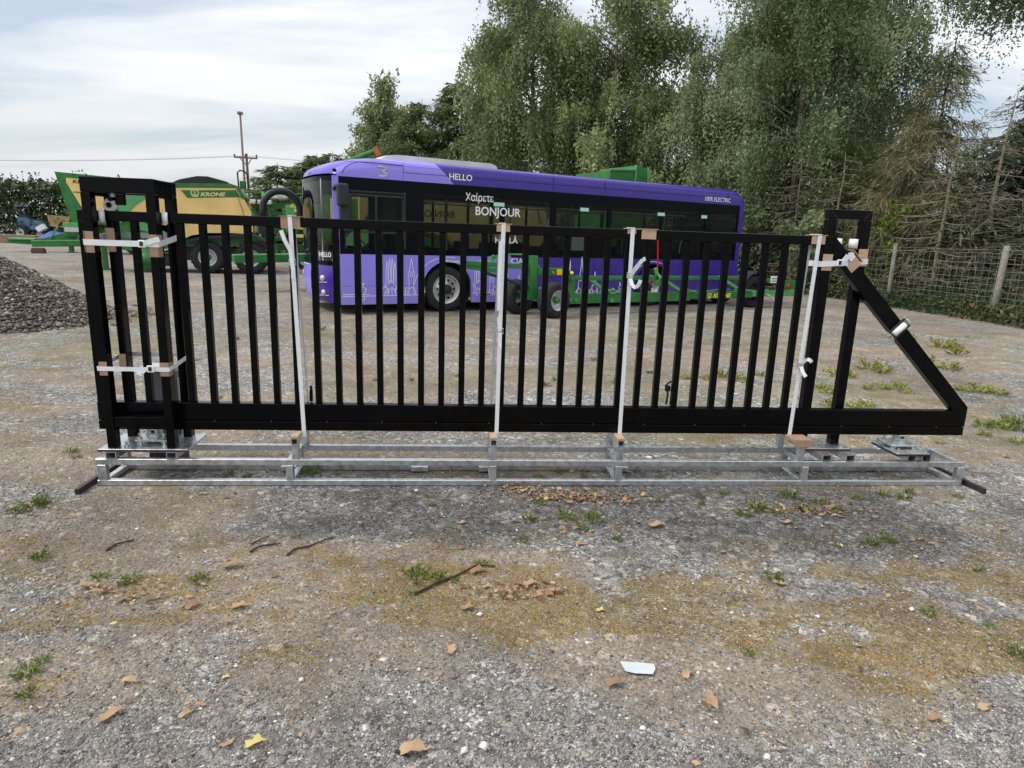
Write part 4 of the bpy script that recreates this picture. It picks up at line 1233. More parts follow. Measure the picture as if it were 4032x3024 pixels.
# mirror at the near corner
mb = MB()
mb.box(-0.05, 0.17, -0.26, -0.10, 2.08, 2.50, 0.045, 2); mb.box(0.02, 0.20, -0.14, -0.02, 1.80, 2.12, 0.03, 2); mb.tube([(0.0, -0.14, 2.46), (-0.06, -0.10, 2.44), (-0.05, 0.02, 2.40)], 0.035, 8)
mb.box(0.10, 0.26, -0.09, -0.015, 1.62, 2.30, 0.02, 1)
part('mirror', mb, 'black_plastic', bus)
# big arched mirror arm on the far front corner
pts = []
for k in range(13):
    a = math.pi * (1 - k / 12)
    pts.append((-0.58 + 0.39 * math.cos(a), 2.50, 2.04 + 0.39 * math.sin(a)))
pts = [(-0.97, 2.5, 1.80)] + pts + [(-0.19, 2.5, 1.92), (-0.13, 2.47, 1.82), (0.0, 2.42, 1.79)]
mb = MB(); mb.tube(pts, [0.07] * 3 + [0.08] * 9 + [0.07] * 3 + [0.06] * 2, 10)
part('mirror_arm', mb, 'black_plastic', bus, True)
mb = MB(); mb.box(-1.10, -0.88, 2.40, 2.60, 1.50, 1.86, 0.04, 2)
part('mirror', mb, 'black_plastic', bus)
# interior
mb = MB(); mb.box(0.15, 0.62, 0.15, BW - 0.15, 0.85, 1.12, 0.03); mb.box(0.35, 0.75, 0.35, 1.0, 1.10, 1.25, 0.04); part('dashboard', mb, 'interior_dark', bus)
mb = MB(); mb.lathe((0.72, 0.7, 1.32), (0.75, 0, 0.65), [(0.21, -0.014), (0.235, 0), (0.21, 0.014), (0.19, 0), (0.21, -0.014)], 20); mb.beam((0.55, 0.7, 1.18), (0.72, 0.7, 1.32), 0.05, 0.05); part('steering_wheel', mb, 'interior_grey', bus, True)
mb = MB(); mb.box(1.25, 1.40, 0.3, 1.05, 0.4, 2.3, 0.01); part('cab_partition', mb, 'interior_dark', bus)
mb = MB(); mb.box(1.0, 1.14, 0.42, 0.98, 1.0, 1.75, 0.05); mb.box(0.72, 1.1, 0.42, 0.98, 0.9, 1.05, 0.05); part('driver_seat', mb, 'seat_fabric', bus)
smesh = None
for rowk, u in enumerate([3.1, 3.95, 4.8, 5.65, 6.5, 7.3, 8.2, 9.0, 9.8]):
    for v in (0.12, 1.55):
        if rowk in (2,) and v < 1: continue
        dz = 0.0 if u < 7 else 0.35
        if smesh is None:
            mb = MB(); mb.box(0.36, 0.44, 0, 0.8, 0.78, 1.48, 0.03); mb.box(0, 0.4, 0, 0.8, 0.72, 0.82, 0.03); mb.box(0.1, 0.3, 0.3, 0.5, 0.38, 0.74)
            smesh = mb.mesh('seat'); smesh.materials.append(M('seat_fabric')); smesh['_shifted'] = 1
        so_ = bpy.data.objects.new('seat', smesh); COL.objects.link(so_); so_.parent = bus
        so_.location = Vector((u, v, dz)) - Vector((5.5, 1.25, 0))
for u, v in ((1.9, 0.9), (2.9, 1.45), (3.75, 0.95), (4.6, 1.5), (4.9, 0.3), (5.5, 0.95), (6.4, 1.5), (7.2, 0.95), (8.1, 1.5), (9.0, 0.9)):
    mb = MB(); mb.cyl((u, v, 0.4), (u, v, 2.46), 0.017, n=6); part('grab_pole', mb, 'rail_white', bus)
mb = MB(); mb.box(5.5, 5.95, 0.10, 0.14, 1.36, 1.70); part('notice_board', mb, 'pale_grey', bus)
for u in (4.25, 8.9):
    mb = MB(); mb.tube([(u, 0.12, 1.35), (u + 0.02, 0.12, 1.6), (u + 0.08, 0.12, 1.68), (u + 0.16, 0.12, 1.70)], 0.016, 5); part('grab_handle', mb, 'rail_white', bus)
mb = MB(); mb.box(1.9, 9.5, 0.6, 0.64, 2.30, 2.33); mb.box(1.9, 9.5, 1.86, 1.9, 2.30, 2.33); part('hand_rail', mb, 'rail_white', bus)
# rear
mb = MB(); mb.box(BL - 0.15, BL + 0.001, -0.002, 0.12, 1.19, 2.64, 0.0); mb.box(BL - 0.15, BL + 0.001, BW - 0.12, BW + 0.002, 1.19, 2.64); mb.box(BL - 0.06, BL, 0.12, BW - 0.12, 0.34, 1.6); mb.box(BL - 0.06, BL, 0.12, BW - 0.12, 2.3, 2.64)
part('rear_panel', mb, 'purple_dark', bus)
mb = MB(); mb.box(BL - 0.05, BL - 0.02, 0.12, BW - 0.12, 1.6, 2.3); part('rear_window', mb, 'bus_black', bus)
# wheels
for uc in (WF, WR):
    wheel(bus, (uc, 0.20, WRAD), (0, -1, 0), WRAD, 0.28, 0.30, 'alloy', 'interior_dark', bolts=10, dish=0.18 if uc == WF else 0.55)
    wheel(bus, (uc, BW - 0.20, WRAD), (0, 1, 0), WRAD, 0.28, 0.30, 'alloy', 'interior_dark', bolts=0)
# lettering
def bus_text(s_, u, z, w, bold=0.012, h_=None, mat='lettering_white'):
    me = text_mesh(s_, w, axes((u, -0.004, z), (1, 0, 0), (0, 0, 1)), 0.003, bold, height=h_)
    return part('lettering', me, mat, bus)
bus_text('HELLO', 2.315, 2.735, 0.52, h_=0.125)
bus_text('\u03a7\u03b1\u03af\u03c1\u03b5\u03c4\u03b5', 2.69, 2.335, 0.66, 0.010, h_=0.155)
bus_text('BONJOUR', 2.93, 2.055, 1.10, 0.013, h_=0.18)
bus_text('HALL\u00c5', 3.42, 1.485, 0.56, 0.012, h_=0.125)
bus_text('CIAO', 3.83, 1.035, 0.46, 0.012, h_=0.13)
bus_text('100% ELECTRIC', 9.52, 2.70, 0.92, 0.004, h_=0.11)
me = text_mesh('BONJOUR', 1.15, axes((3.55, BW - 0.03, 2.03), (-1, 0, 0), (0, 0, 1)), 0.003, 0.01, height=0.17)
part('lettering', me, 'lettering_dark', bus)
p = fr(0.5, 1.13); q = fr(0.1, 1.13); me = text_mesh('HELLO', 0.40, axes(Vector((p.x - 0.03, p.y, 1.12)), q - p, (0, 0, 1)), 0.003, 0.012, height=0.09)
part('lettering', me, 'lettering_white', bus)
mb = MB(); a_ = fr(0.62, 1.1); b_ = fr(0.07, 1.1); mb.beam(a_ + Vector((-0.012, 0, 0.03)), b_ + Vector((-0.012, 0, 0.03)), 0.006, 0.22); part('windscreen_panel', mb, 'interior_grey', bus)
mb = MB(); zl = [(0.80, 2.875), (0.94, 2.875), (0.99, 2.835), (0.88, 2.795), (0.99, 2.745), (0.94, 2.70), (0.82, 2.70)]
mb.ribbon([Vector((a, -0.004, c)) for a, c in zl], 0.034, (0, -1, 0), 0.005); part('logo', mb, 'pale_grey', bus)
# white outline drawings along the skirt
def line_art(paths, mat='print_line', w_=0.016):
    mb = MB()
    for pth in paths:
        mb.ribbon([Vector((a, -0.0035, c)) for a, c in pth], w_, (0, -1, 0), 0.004)
    return part('skyline_print', mb, mat, bus)
def towers(u, z, s_=1.0):
    o_ = []
    for k in range(4):
        a = u + k * 0.055 * s_
        top_ = (0.50 if k in (1, 2) else 0.44) * s_
        o_.append([(a - .024 * s_, z), (a - .020 * s_, z + top_ * .6), (a, z + top_), (a + .020 * s_, z + top_ * .6), (a + .024 * s_, z)])
    o_.append([(u - .04, z), (u - .04, z - .10 * s_), (u + .05 * s_, z + .02), (u + .08 * s_, z + .08 * s_), (u + .12 * s_, z + .02), (u + .21 * s_, z - .10 * s_), (u + .21 * s_, z)])
    for k in range(4):
        a = u + k * .06 * s_
        o_.append([(a - .02, z - .2 * s_), (a - .015, z - .13 * s_), (a + .01, z - .10 * s_), (a + .035, z - .13 * s_), (a + .04, z - .2 * s_)])
    return o_
def clock(u, z, s_=1.0):
    o_ = [[(u - .055 * s_, z), (u - .055 * s_, z + .34 * s_), (u + .055 * s_, z + .34 * s_), (u + .055 * s_, z)],
          [(u - .07 * s_, z + .34 * s_), (u - .07 * s_, z + .47 * s_), (u + .07 * s_, z + .47 * s_), (u + .07 * s_, z + .34 * s_), (u - .07 * s_, z + .34 * s_)],
          [(u - .06 * s_, z + .47 * s_), (u - .03 * s_, z + .56 * s_), (u - .025 * s_, z + .64 * s_), (u, z + .76 * s_), (u + .025 * s_, z + .64 * s_), (u + .03 * s_, z + .56 * s_), (u + .06 * s_, z + .47 * s_)],
          [(u + .035 * s_ * math.cos(a), z + .405 * s_ + .035 * s_ * math.sin(a)) for a in np.linspace(0, 2 * math.pi, 9)]]
    return o_
def spire(u, z, h_, w_):
    return [[(u - w_, z), (u - w_ * .6, z + h_ * .35), (u - w_ * .3, z + h_ * .6), (u, z + h_), (u + w_ * .3, z + h_ * .6), (u + w_ * .6, z + h_ * .35), (u + w_, z)], [(u - w_ * .6, z + h_ * .35), (u + w_ * .6, z + h_ * .35)]]
def houses(u0, u1, z, seed):
    r_ = random.Random(seed); o_ = []; u = u0
    while u < u1:
        w_ = r_.uniform(.07, .16); h_ = r_.uniform(.05, .17)
        o_.append([(u, z), (u, z + h_), (u + w_ / 2, z + h_ + r_.choice((0, .05))), (u + w_, z + h_), (u + w_, z)])
        if r_.random() < .5: o_.append([(u + w_ * .5, z), (u + w_ * .5, z + h_ * .7)])
        u += w_ * r_.uniform(.9, 1.6)
    return o_
line_art([[(0.06, .36), (1.72, .38)], [(0.06, .40), (0.6, .40)], [(0.42, .60), (.5, .62), (.46, .56), (.54, .5), (.5, .42), (.5, .30), (.42, .26)]] + houses(.75, 1.7, .38, 3), w_=0.013)
line_art(towers(0.97, .62), w_=0.012)
line_art(clock(1.49, .40, 0.95), w_=0.012)
line_art(spire(1.73, .42, .62, .06), w_=0.012)
line_art([[(WF + .77 * math.cos(a), .47 + .69 * math.sin(a)) for a in np.linspace(2.95, 1.35, 14)]], w_=0.012)
line_art(towers(2.96, .62), w_=0.012)
line_art(clock(3.36, .36, 0.8) + spire(3.75, .38, .5, .07) + spire(4.05, .36, .45, .06) + houses(3.0, 4.6, .34, 5) + [[(2.9, .40), (4.7, .40)]], w_=0.012)
line_art(spire(5.42, .36, .78, .06) + spire(5.75, .36, .86, .09) + houses(5.35, 7.2, .30, 8) + spire(6.15, .36, .52, .10) + spire(6.45, .36, .42, .05) + [[(6.9, .34), (6.92, .62), (6.98, .5), (7.04, .62), (7.06, .34)], [(5.35, .36), (7.3, .36)], [(5.9, .5), (6.0, .3), (6.1, .5)]], 'lettering_white', w_=0.013)
line_art([[(WR + .72 * math.cos(a), .47 + .66 * math.sin(a)) for a in np.linspace(2.9, 1.1, 14)]], w_=0.012)
line_art([[(8.7, .36), (9.5, .33), (10.4, .42), (10.9, .40)]], w_=0.010)
for u in (1.66, 3.19):
    mb = MB(); mb.box(u, u + .13, -0.006, 0, .355, .39); part('red_print', mb, 'reflector_red', bus)
mb = MB(); mb.box(0.05, 1.7, -0.0025, 0, 0.565, 0.569); mb.box(1.28, 1.284, -0.0025, 0, .22, 1.18); mb.box(3.0, 3.004, -0.0025, 0, .22, 1.18); part('panel_seam', mb, 'purple_dark', bus)
for u in (4.75, 5.25, 6.1, 7.15, 8.85, 9.7, 10.45):
    mb = MB(); mb.box(u, u + .008, -0.002, 0, .22, 1.18); part('panel_seam', mb, 'bus_black', bus)

# ------------------------------------------------------------------ green header trailer in front of the bus
TR = BUS
tr = thing('header_trailer', 'low green farm header trailer with yellow lettering parked alongside the bus', 'trailer', TR, (6.8, -0.9, 0))
G_ = 'machine_green'
mb = MB(); mb.box(4.78, 8.30, -1.05, -0.88, 0.235, 0.45, 0.012); part('lower_beam', mb, G_, tr)
mb = MB(); mb.box(8.30, 10.5, -1.04, -0.89, 0.282, 0.45, 0.012); part('lower_beam', mb, G_, tr)
mb = MB(); mb.box(4.78, 10.1, -1.04, -0.94, 0.745, 0.838, 0.01); part('support_rail', mb, G_, tr)
mb = MB(); mb.prism([(4.66, .235), (4.66, .84), (4.84, .84), (4.84, .47), (5.0, .45), (5.0, .235)], lambda a, c, d: Vector((a, -1.07 + d, c)), 0.2); part('front_plate', mb, G_, tr)
mb = MB()
for u in (4.74, 4.88): mb.cyl((u, -1.075, .33), (u, -1.10, .33), .035, n=8)
part('bolt', mb, 'machine_green_pale', tr)
for (a, c) in (((5.25, .79), (5.78, .46)), ((7.15, 1.02), (7.28, .72)), ((7.42, .76), (8.05, .45)), ((9.25, .82), (10.05, .48))):
    mb = MB(); mb.beam((a[0], -1.0, a[1]), (c[0], -1.0, c[1]), 0.07, 0.075, ch=0.008); part('brace', mb, 'machine_green_pale', tr)
for u in (5.82, 8.05, 10.0):
    mb = MB(); mb.box(u, u + .16, -1.08, -0.85, .43, .53, 0.01); mb.cyl((u + .05, -1.1, .3), (u + .05, -0.85, .3), .05, n=8); mb.beam((u - .1, -1.06, .52), (u + .4, -1.06, .47), .04, .04); part('clamp', mb, 'machine_green_pale', tr)
mb = MB()
for k in range(9): mb.tube([(7.12 + .03 * k, -1.05, .95 - .02 * k), (7.2 + .02 * k, -1.12, .80), (7.15 + .03 * k, -1.04, .62)], .012, 4)
part('hose', mb, 'machine_green_pale', tr)
mb = MB(); mb.cyl((7.21, -1.02, .92), (7.13, -1.02, 1.80), .017, n=6); part('flag_pole', mb, 'reflector_red', tr)
me = text_mesh('KRONE', 0.62, axes((9.06, -1.054, .305), (1, 0, 0), (0, 0, 1)), .004, .03, .25, height=.105); part('lettering', me, 'lettering_yellow', tr)
def crown_mark(parent, fn, s_, mat):
    mb = MB()
    ring = [(-.42, .0), (-.5, .30), (-.34, .62), (-.12, .72), (0, .5), (.12, .72), (.34, .62), (.5, .30), (.42, .0), (-.42, 0)]
    mb.ribbon([fn(a * s_, c * s_) for a, c in ring], .13 * s_, fn(0, 0) - fn(0, 0) + NRM, .005)
    mb.ribbon([fn(-.42 * s_, -.16 * s_), fn(.42 * s_, -.16 * s_)], .14 * s_, NRM, .005)
    mb.ribbon([fn(0, .0), fn(0, .46 * s_)], .12 * s_, NRM, .005)
    part('logo', mb, mat, parent)
NRM = Vector((0, -1, 0))
crown_mark(tr, lambda a, c: Vector((8.93 + a, -1.056, .325 + c)), .13, 'lettering_yellow')
# steering axle with post and drawbar
mb = MB(); mb.box(3.66, 3.82, -1.18, -1.02, .42, 1.26, .012); part('post', mb, G_, tr)
mb = MB(); mb.box(3.84, 4.58, -1.16, -1.02, .85, 1.01, .012); mb.prism([(4.36, 1.0), (4.58, 1.0), (4.76, .84), (4.76, .76), (4.58, .78), (4.48, .85)], lambda a, c, d: Vector((a, -1.165 + d, c)), .16); part('gooseneck', mb, G_, tr)
mb = MB(); mb.beam((2.2, -1.08, 1.09), (3.9, -1.08, 1.02), .09, .10, ch=.01); mb.beam((2.25, -1.08, 1.02), (3.0, -1.08, .93), .05, .09); part('drawbar', mb, G_, tr)
mb = MB(); mb.beam((1.88, -1.08, 1.125), (2.2, -1.08, 1.10), .04, .05); mb.lathe((1.84, -1.08, 1.13), (0, 0, 1), [(.035, -.02), (.07, -.02), (.07, .02), (.035, .02), (.035, -.02)], 12); part('hitch_eye', mb, 'zinc', tr)
mb = MB(); mb.tube([(2.6, -1.1, .92), (3.1, -1.1, .78), (3.75, -1.1, .58)], .035, 6); part('ram', mb, 'black_plastic', tr)
mb = MB(); mb.beam((2.75, -1.08, 1.2), (3.2, -1.08, 1.26), .05, .06); mb.beam((2.75, -1.08, 1.08), (2.85, -1.08, 1.24), .05, .08); mb.beam((3.05, -1.08, 1.28), (3.5, -1.08, 1.28), .06, .03); part('bracket', mb, 'machine_green_pale', tr)
mb = MB(); mb.beam((3.66, -.5, .40), (4.06, -1.55, .40), .1, .1); mb.beam((3.75, -1.1, .35), (3.75, -1.1, .62), .2, .2); part('axle', mb, 'machine_green', tr)
wheel(tr, (4.07, -1.45, .37), (.22, -.97, 0), .37, .30, .2, 'rim_silver', G_, dish=.45)
wheel(tr, (3.70, -.60, .37), (-.22, .97, 0), .37, .30, .2, 'rim_silver', G_, dish=.45)
mb = MB(); mb.box(4.30, 4.44, -1.185, -1.162, .865, .985, .004); part('reflector', mb, 'reflector_yellow', tr)
mb = MB(); mb.lathe((4.20, -1.165, .92), (0, -1, 0), [(.03, 0), (.03, .02), (0, .025)], 10); part('reflector', mb, 'orange_paint', tr)
mb = MB(); mb.lathe((4.66, -1.19, .91), (0, -1, 0), [(.04, 0), (.035, .03), (0, .05)], 10); part('marker_lamp', mb, 'lettering_yellow', tr, True)
# rear axle, fender and light board
wheel(tr, (10.78, -.70, .42), (0, -1, 0), .42, .30, .24, 'tyre_rubber', 'dark_steel', dish=.4)
wheel(tr, (10.78, .35, .42), (0, 1, 0), .42, .30, .24, 'rim_silver', G_, dish=.4)
mb = MB()
pts = [(10.78 + .54 * math.cos(a), .42 + .54 * math.sin(a)) for a in np.linspace(math.pi * .98, math.pi * .35, 12)]
mb.grid([[Vector((a, -.95, c)) for a, c in pts], [Vector((a, -.5, c)) for a, c in pts]]); part('fender', mb, 'black_plastic', tr, True)
mb = MB(); mb.box(10.4, 12.5, -1.02, -.88, .30, .46, .012); part('rear_beam', mb, 'machine_green_pale', tr)
mb = MB(); mb.box(11.55, 12.52, -1.05, -1.0, .50, .72, .01); mb.prism([(10.95, .76), (11.5, .84), (11.55, .70), (11.0, .66)], lambda a, c, d: Vector((a, -1.06 + d, c)), .06); part('light_board', mb, G_, tr)
mb = MB(); mb.lathe((11.82, -1.055, .57), (0, -1, 0), [(.075, 0), (.07, .02), (0, .03)], 14); part('tail_lamp', mb, 'reflector_red', tr, True)
mb = MB(); mb.box(11.08, 11.38, -1.075, -1.06, .66, .84, .004); part('stripe_board', mb, 'white_paint', tr)
mb = MB()
for z in (.70, .76): mb.box(11.1, 11.36, -1.079, -1.0755, z, z + .022)
part('stripe', mb, 'lettering_dark', tr)
mb = MB(); mb.box(12.42, 12.5, -1.06, -1.05, .64, .72); part('reflector', mb, 'white_paint', tr)
mb = MB(); mb.tube([(11.0, -1.08, .36), (11.15, -1.12, .30), (11.2, -1.12, .2)], .02, 5); part('hose', mb, 'pale_grey', tr)

# ------------------------------------------------------------------ big square baler
BK = Frame((-10.90, 23.32, 0), R(18))
def baler(fr_, label, lettered=True):
    bk = thing('baler', label, 'baler', fr_, (-0.2, 1.2, 0))
    Y = lambda d0: (lambda a, c, d: Vector((a, d0 + d, c)))
    side = [(-3.2, 2.60), (-1.95, 2.86), (-.85, 2.88), (1.10, 2.97), (1.16, 2.9), (1.52, 2.15), (1.55, 1.5), (1.42, 1.40), (.9, 1.42), (.1, 1.40), (-.45, 1.30), (-.76, 1.15), (-.95, 1.2), (-1.2, 1.6), (-1.9, 1.75), (-3.2, 1.9)]
    for v0 in (0.0, 2.34):
        mb = MB(); mb.prism(side, Y(v0), .12); part('side_panel', mb, 'machine_yellow', bk)
    mb = MB(); mb.prism([(-2.7, 1.2), (-2.7, 2.6), (1.0, 2.85), (1.45, 2.1), (1.45, 1.0), (-.5, .9)], Y(.13), 2.2); part('chamber', mb, 'machine_green', bk)
    mb = MB(); mb.prism([(-1.3, 2.89), (-1.1, 3.02), (.9, 3.10), (1.12, 3.03), (1.36, 2.66), (1.24, 2.6), (1.06, 2.985), (-.9, 2.895)], Y(-.03), 2.5); part('roof_trim', mb, 'machine_green', bk)
    mb = MB(); mb.prism([(-1.1, 3.0), (-.75, 3.17), (-.2, 3.31), (.15, 3.32), (.75, 3.18), (.95, 3.06)], Y(.25), 1.9); part('top_cover', mb, 'black_plastic', bk)
    mb = MB(); mb.prism([(-.69, 2.80), (1.05, 2.89), (1.20, 2.66), (-.50, 2.555)], Y(-.008), .006); part('name_strip', mb, 'machine_green', bk)
    mb = MB(); mb.beam((1.05, -.006, 2.92), (1.28, -.006, 2.05), .01, .03, up=(0, 1, 0)); part('panel_gap', mb, 'dark_steel', bk)
    # swoop lines on the lower panel
    mb = MB(); mb.tube([(-.72, -.004, 1.62), (-.3, -.004, 1.86), (.2, -.004, 1.98)], .02, 4); mb.tube([(.28, -.004, 1.70), (.45, -.004, 1.80), (.62, -.004, 1.72)], .018, 4); part('panel_crease', mb, 'lettering_cream', bk)
    mb = MB(); mb.box(.24, .36, -.012, 0, 1.69, 1.735); part('handle', mb, 'dark_steel', bk)
    # front arc guard
    pts = [(-3.0, 1.85), (-2.85, 2.1), (-2.55, 2.45), (-2.2, 2.70), (-1.75, 2.86)]
    for r0, mm, nm, off in ((0.0, 'black_plastic', 'guard_edge', 0.16), (0.0, 'machine_green_pale', 'front_guard', 0.0)):
        mb = MB(); mb.prism([(a - off * .75, c + off * .6) for a, c in pts] + [(a + .42 - off, c - .22 + off * .4) for a, c in reversed(pts)], Y(-.03 if not off else -.012), .08); part(nm, mb, mm, bk)
    # flywheel and gearbox in front, drawbar
    mb = MB(); mb.prism([(-3.3, 1.0), (-2.6, 1.9), (-1.3, 1.75), (-.8, 1.1), (-1.0, .85), (-2.2, .7), (-3.2, .8)], Y(.1), 2.0); part('front_housing', mb, 'machine_green', bk)
    mb = MB(); mb.prism([(-2.3, 1.85), (-1.15, 1.35), (-1.15, 1.2), (-2.3, 1.5)], Y(.0), .1); part('shield', mb, 'machine_green_pale', bk)
    mb = MB(); mb.lathe((-1.9, -.05, .45), (0, -1, 0), [(.38, -.5), (.38, .0), (.30, .05), (.2, .06), (.18, .12), (0, .12)], 20); part('pickup_wheel', mb, 'machine_green', bk, True)
    mb = MB(); mb.tube([(-2.2, .0, .75), (-2.0, -.1, .35), (-1.6, .0, .10), (-1.1, .1, .08)], .05, 6); part('pickup_arm', mb, 'dark_steel', bk)
    mb = MB(); mb.box(-2.2, -1.0, .15, 2.2, .22, .6, .05); part('pickup', mb, 'dark_steel', bk)
    mb = MB(); mb.beam((-5.6, 1.2, .85), (-2.9, 1.2, .95), .35, .22, ch=.02); part('drawbar', mb, 'machine_green', bk)
    mb = MB(); mb.box(-3.55, -3.40, 1.1, 1.3, .0, .9, .01); mb.box(-3.65, -3.3, 1.0, 1.4, 0, .05); part('jack_stand', mb, 'machine_green', bk)
    # running gear
    for u in (.02, 1.43):
        wheel(bk, (u, .10, .56), (0, -1, 0), .55, .55, .29, 'rim_silver', 'machine_green', lugs=16, dish=.42)
        wheel(bk, (u, 2.3, .56), (0, 1, 0), .55, .55, .29, 'rim_silver', 'machine_green', dish=.42)
    mb = MB(); mb.box(-.9, 1.6, .5, 1.9, .42, .9, .02); part('chassis', mb, 'dark_steel', bk)
    mb = MB(); pf_ = [(-.74, 1.04), (-.55, 1.16), (-.1, 1.28), (.55, 1.33), (1.2, 1.40), (1.65, 1.36), (1.95, 1.18)]
    mb.grid([[Vector((a, -.22, c)) for a, c in pf_], [Vector((a, .4, c + .02)) for a, c in pf_]]); mb.grid([[Vector((a, -.22, c)) for a, c in pf_], [Vector((a, -.22, c - .09)) for a, c in pf_]]); part('fender', mb, 'black_plastic', bk)
    # rear bale chute
    mb = MB(); mb.box(1.5, 2.3, .5, 1.9, .7, .82, .01); mb.beam((1.5, .5, 2.3), (2.3, .5, .8), .06, .08); mb.beam((1.5, 1.9, 2.3), (2.3, 1.9, .8), .06, .08); part('bale_chute', mb, 'machine_green', bk)
    mb = MB()
    for k in range(5): mb.tube([(1.55 + .14 * k, .3, 1.0), (1.62 + .14 * k, .28, .6), (1.7 + .14 * k, .3, .42)], .02, 4)
    part('chains', mb, 'dark_steel', bk)
    # ladder rail on the roof rear
    mb = MB(); mb.tube([(1.12, .5, 3.0), (1.10, .5, 3.52), (1.18, .5, 3.6), (1.34, .5, 3.58), (1.42, .5, 3.45), (1.44, .5, 3.0)], .03, 6); part('ladder_rail', mb, 'dark_steel', bk)
    mb = MB(); mb.box(1.15, 1.36, .55, .75, 2.98, 3.25, .02); part('toolbox', mb, 'machine_green', bk)
    if lettered:
        me = text_mesh('KRONE', .80, axes((-.08, -.010, 2.635), (1, 0, .045), (-.045, 0, 1)), .004, .035, .25, height=.125); part('lettering', me, 'lettering_cream', bk)
        global NRM
        NRM = Vector((0, -1, 0))
        crown_mark(bk, lambda a, c: Vector((-.26 + a, -.012, 2.665 + c)), .24, 'lettering_cream')
    return bk
baler1 = baler(BK, 'yellow and green square baler on twin axles left of the bus')
# the same kind of machine stands behind the bus, its panels seen through the bus windows
b2f = Frame(BUS.w((5.5, 4.4, 0)), 0.515393)
baler2 = copy_thing(baler1, b2f.w((-0.2, 1.2, 0)), b2f.yaw, scale=(1.22, 1.22, 0.98), label='yellow and green square baler behind the bus, seen only through the bus windows')

# ------------------------------------------------------------------ forage wagon on the far left
WK = Frame((-23.61, 34.49, 0), R(14))
wg = thing('forage_wagon', 'tall green forage wagon with yellow panels and slanting front wall, far left', 'wagon', WK, (3.0, 1.2, 0))
Y0 = lambda d0: (lambda a, c, d: Vector((a, d0 + d, c)))
mb = MB(); mb.prism([(-.02, 4.08), (.5, 1.62), (.7, 1.55), (5.6, 1.5), (5.7, 3.72), (3.0, 3.92)], Y0(0), 2.4); part('body', mb, 'machine_green', wg)
mb = MB(); mb.prism([(.49, 3.80), (.47, 3.58), (1.05, 2.38), (1.22, 2.22), (3.3, 2.15), (3.3, 3.66)], Y0(-.03), .03); part('side_panel', mb, 'machine_yellow', wg)
mb = MB(); mb.prism([(3.4, 3.6), (3.4, 2.1), (5.4, 2.1), (5.5, 3.5)], Y0(-.03), .03); part('side_panel', mb, 'machine_yellow', wg)
mb = MB(); mb.beam((.75, -.04, 3.12), (3.3, -.04, 3.05), .02, .05); part('panel_line', mb, 'machine_green', wg)
me = text_mesh('KRONE', 1.15, axes((.76, -.034, 3.56), (1, 0, -.03), (.03, 0, 1)), .006, .03, .2, height=.165); part('lettering', me, 'lettering_dark', wg)
mb = MB(); mb.box(.1, 1.6, -.02, .05, 1.28, 1.58, .02); part('front_step', mb, 'machine_green_pale', wg)
mb = MB(); mb.box(.15, 1.5, -.05, -.02, 1.1, 1.32, .01); part('number_board', mb, 'pale_grey', wg)
mb = MB(); mb.box(-.1, 5.6, .5, 1.9, .85, 1.25, .03); part('chassis', mb, 'machine_green', wg)
mb = MB(); mb.prism([(-2.9, .42), (-2.9, .62), (-1.2, .72), (.3, 1.2), (.6, 1.0), (.2, .6), (-1.4, .36)], Y0(.9), .5); part('drawbar', mb, 'machine_green', wg)
mb = MB(); mb.box(-2.8, -1.6, .75, 1.6, .60, .70, .02); part('drawbar_cover', mb, 'machine_green_pale', wg)
mb = MB(); mb.box(-.12, .06, .95, 1.2, .0, 1.3, .01); mb.box(-.2, .15, .9, 1.3, 0, .04); part('jack_stand', mb, 'machine_green', wg)
mb = MB(); mb.beam((-.9, .85, .7), (-.5, .85, 1.3), .07, .07); mb.beam((-.2, .8, 1.0), (.4, .8, 1.5), .1, .1); part('ram', mb, 'machine_green_pale', wg)
mb = MB(); mb.beam((-1.4, .8, 1.15), (-1.05, .8, 1.35), .3, .25); part('hose_holder', mb, 'white_paint', wg)
for u in (3.4, 4.8):
    wheel(wg, (u, .2, .62), (0, -1, 0), .62, .55, .32, 'rim_silver', 'machine_green', dish=.4)
    wheel(wg, (u, 2.2, .62), (0, 1, 0), .62, .55, .32, 'rim_silver', 'machine_green', dish=.4)
mb = MB(); mb.tube([(.9, .3, 1.1), (.7, .1, .7), (1.0, .1, .35), (1.4, .3, .3)], .12, 8); part('pickup', mb, 'dark_steel', wg)

# ------------------------------------------------------------------ folded rake between baler and bus
RK = Frame((-13.0, 26.3, 0), R(10))
rk = thing('folded_rake', 'green folded hay rake of frames and arms between the baler and the bus', 'hay rake', RK, (3.0, 1.0, 0))
rng = np.random.default_rng(71)
for z, h_ in ((3.02, .05), (2.55, .22), (2.22, .16), (1.9, .24), (1.55, .16), (1.2, .14)):
    mb = MB(); mb.beam((1.6 + rng.uniform(-.1, .3), rng.uniform(.2, 1.2), z), (5.2, rng.uniform(.2, 1.2), z + rng.uniform(-.05, .08)), .14, h_, ch=.01); part('frame_beam', mb, 'machine_green', rk)
for k in range(8):
    u = 1.8 + k * .45
    mb = MB(); mb.beam((u, rng.uniform(0, .8), rng.uniform(.9, 1.4)), (u + rng.uniform(-.3, .3), rng.uniform(0, .8), rng.uniform(2.4, 3.15)), .09, .10, ch=.01); part('frame_arm', mb, 'machine_green' if k % 2 else 'machine_green_pale', rk)
mb = MB(); mb.box(1.75, 3.2, -.02, .3, 2.55, 2.72, .03); part('roller', mb, 'roof_white', rk)
mb = MB(); mb.box(3.15, 3.8, 0, .4, 2.78, 2.95, .05); mb.beam((3.5, .1, 2.9), (3.6, .1, 3.3), .25, .2); part('cover', mb, 'roof_white', rk)
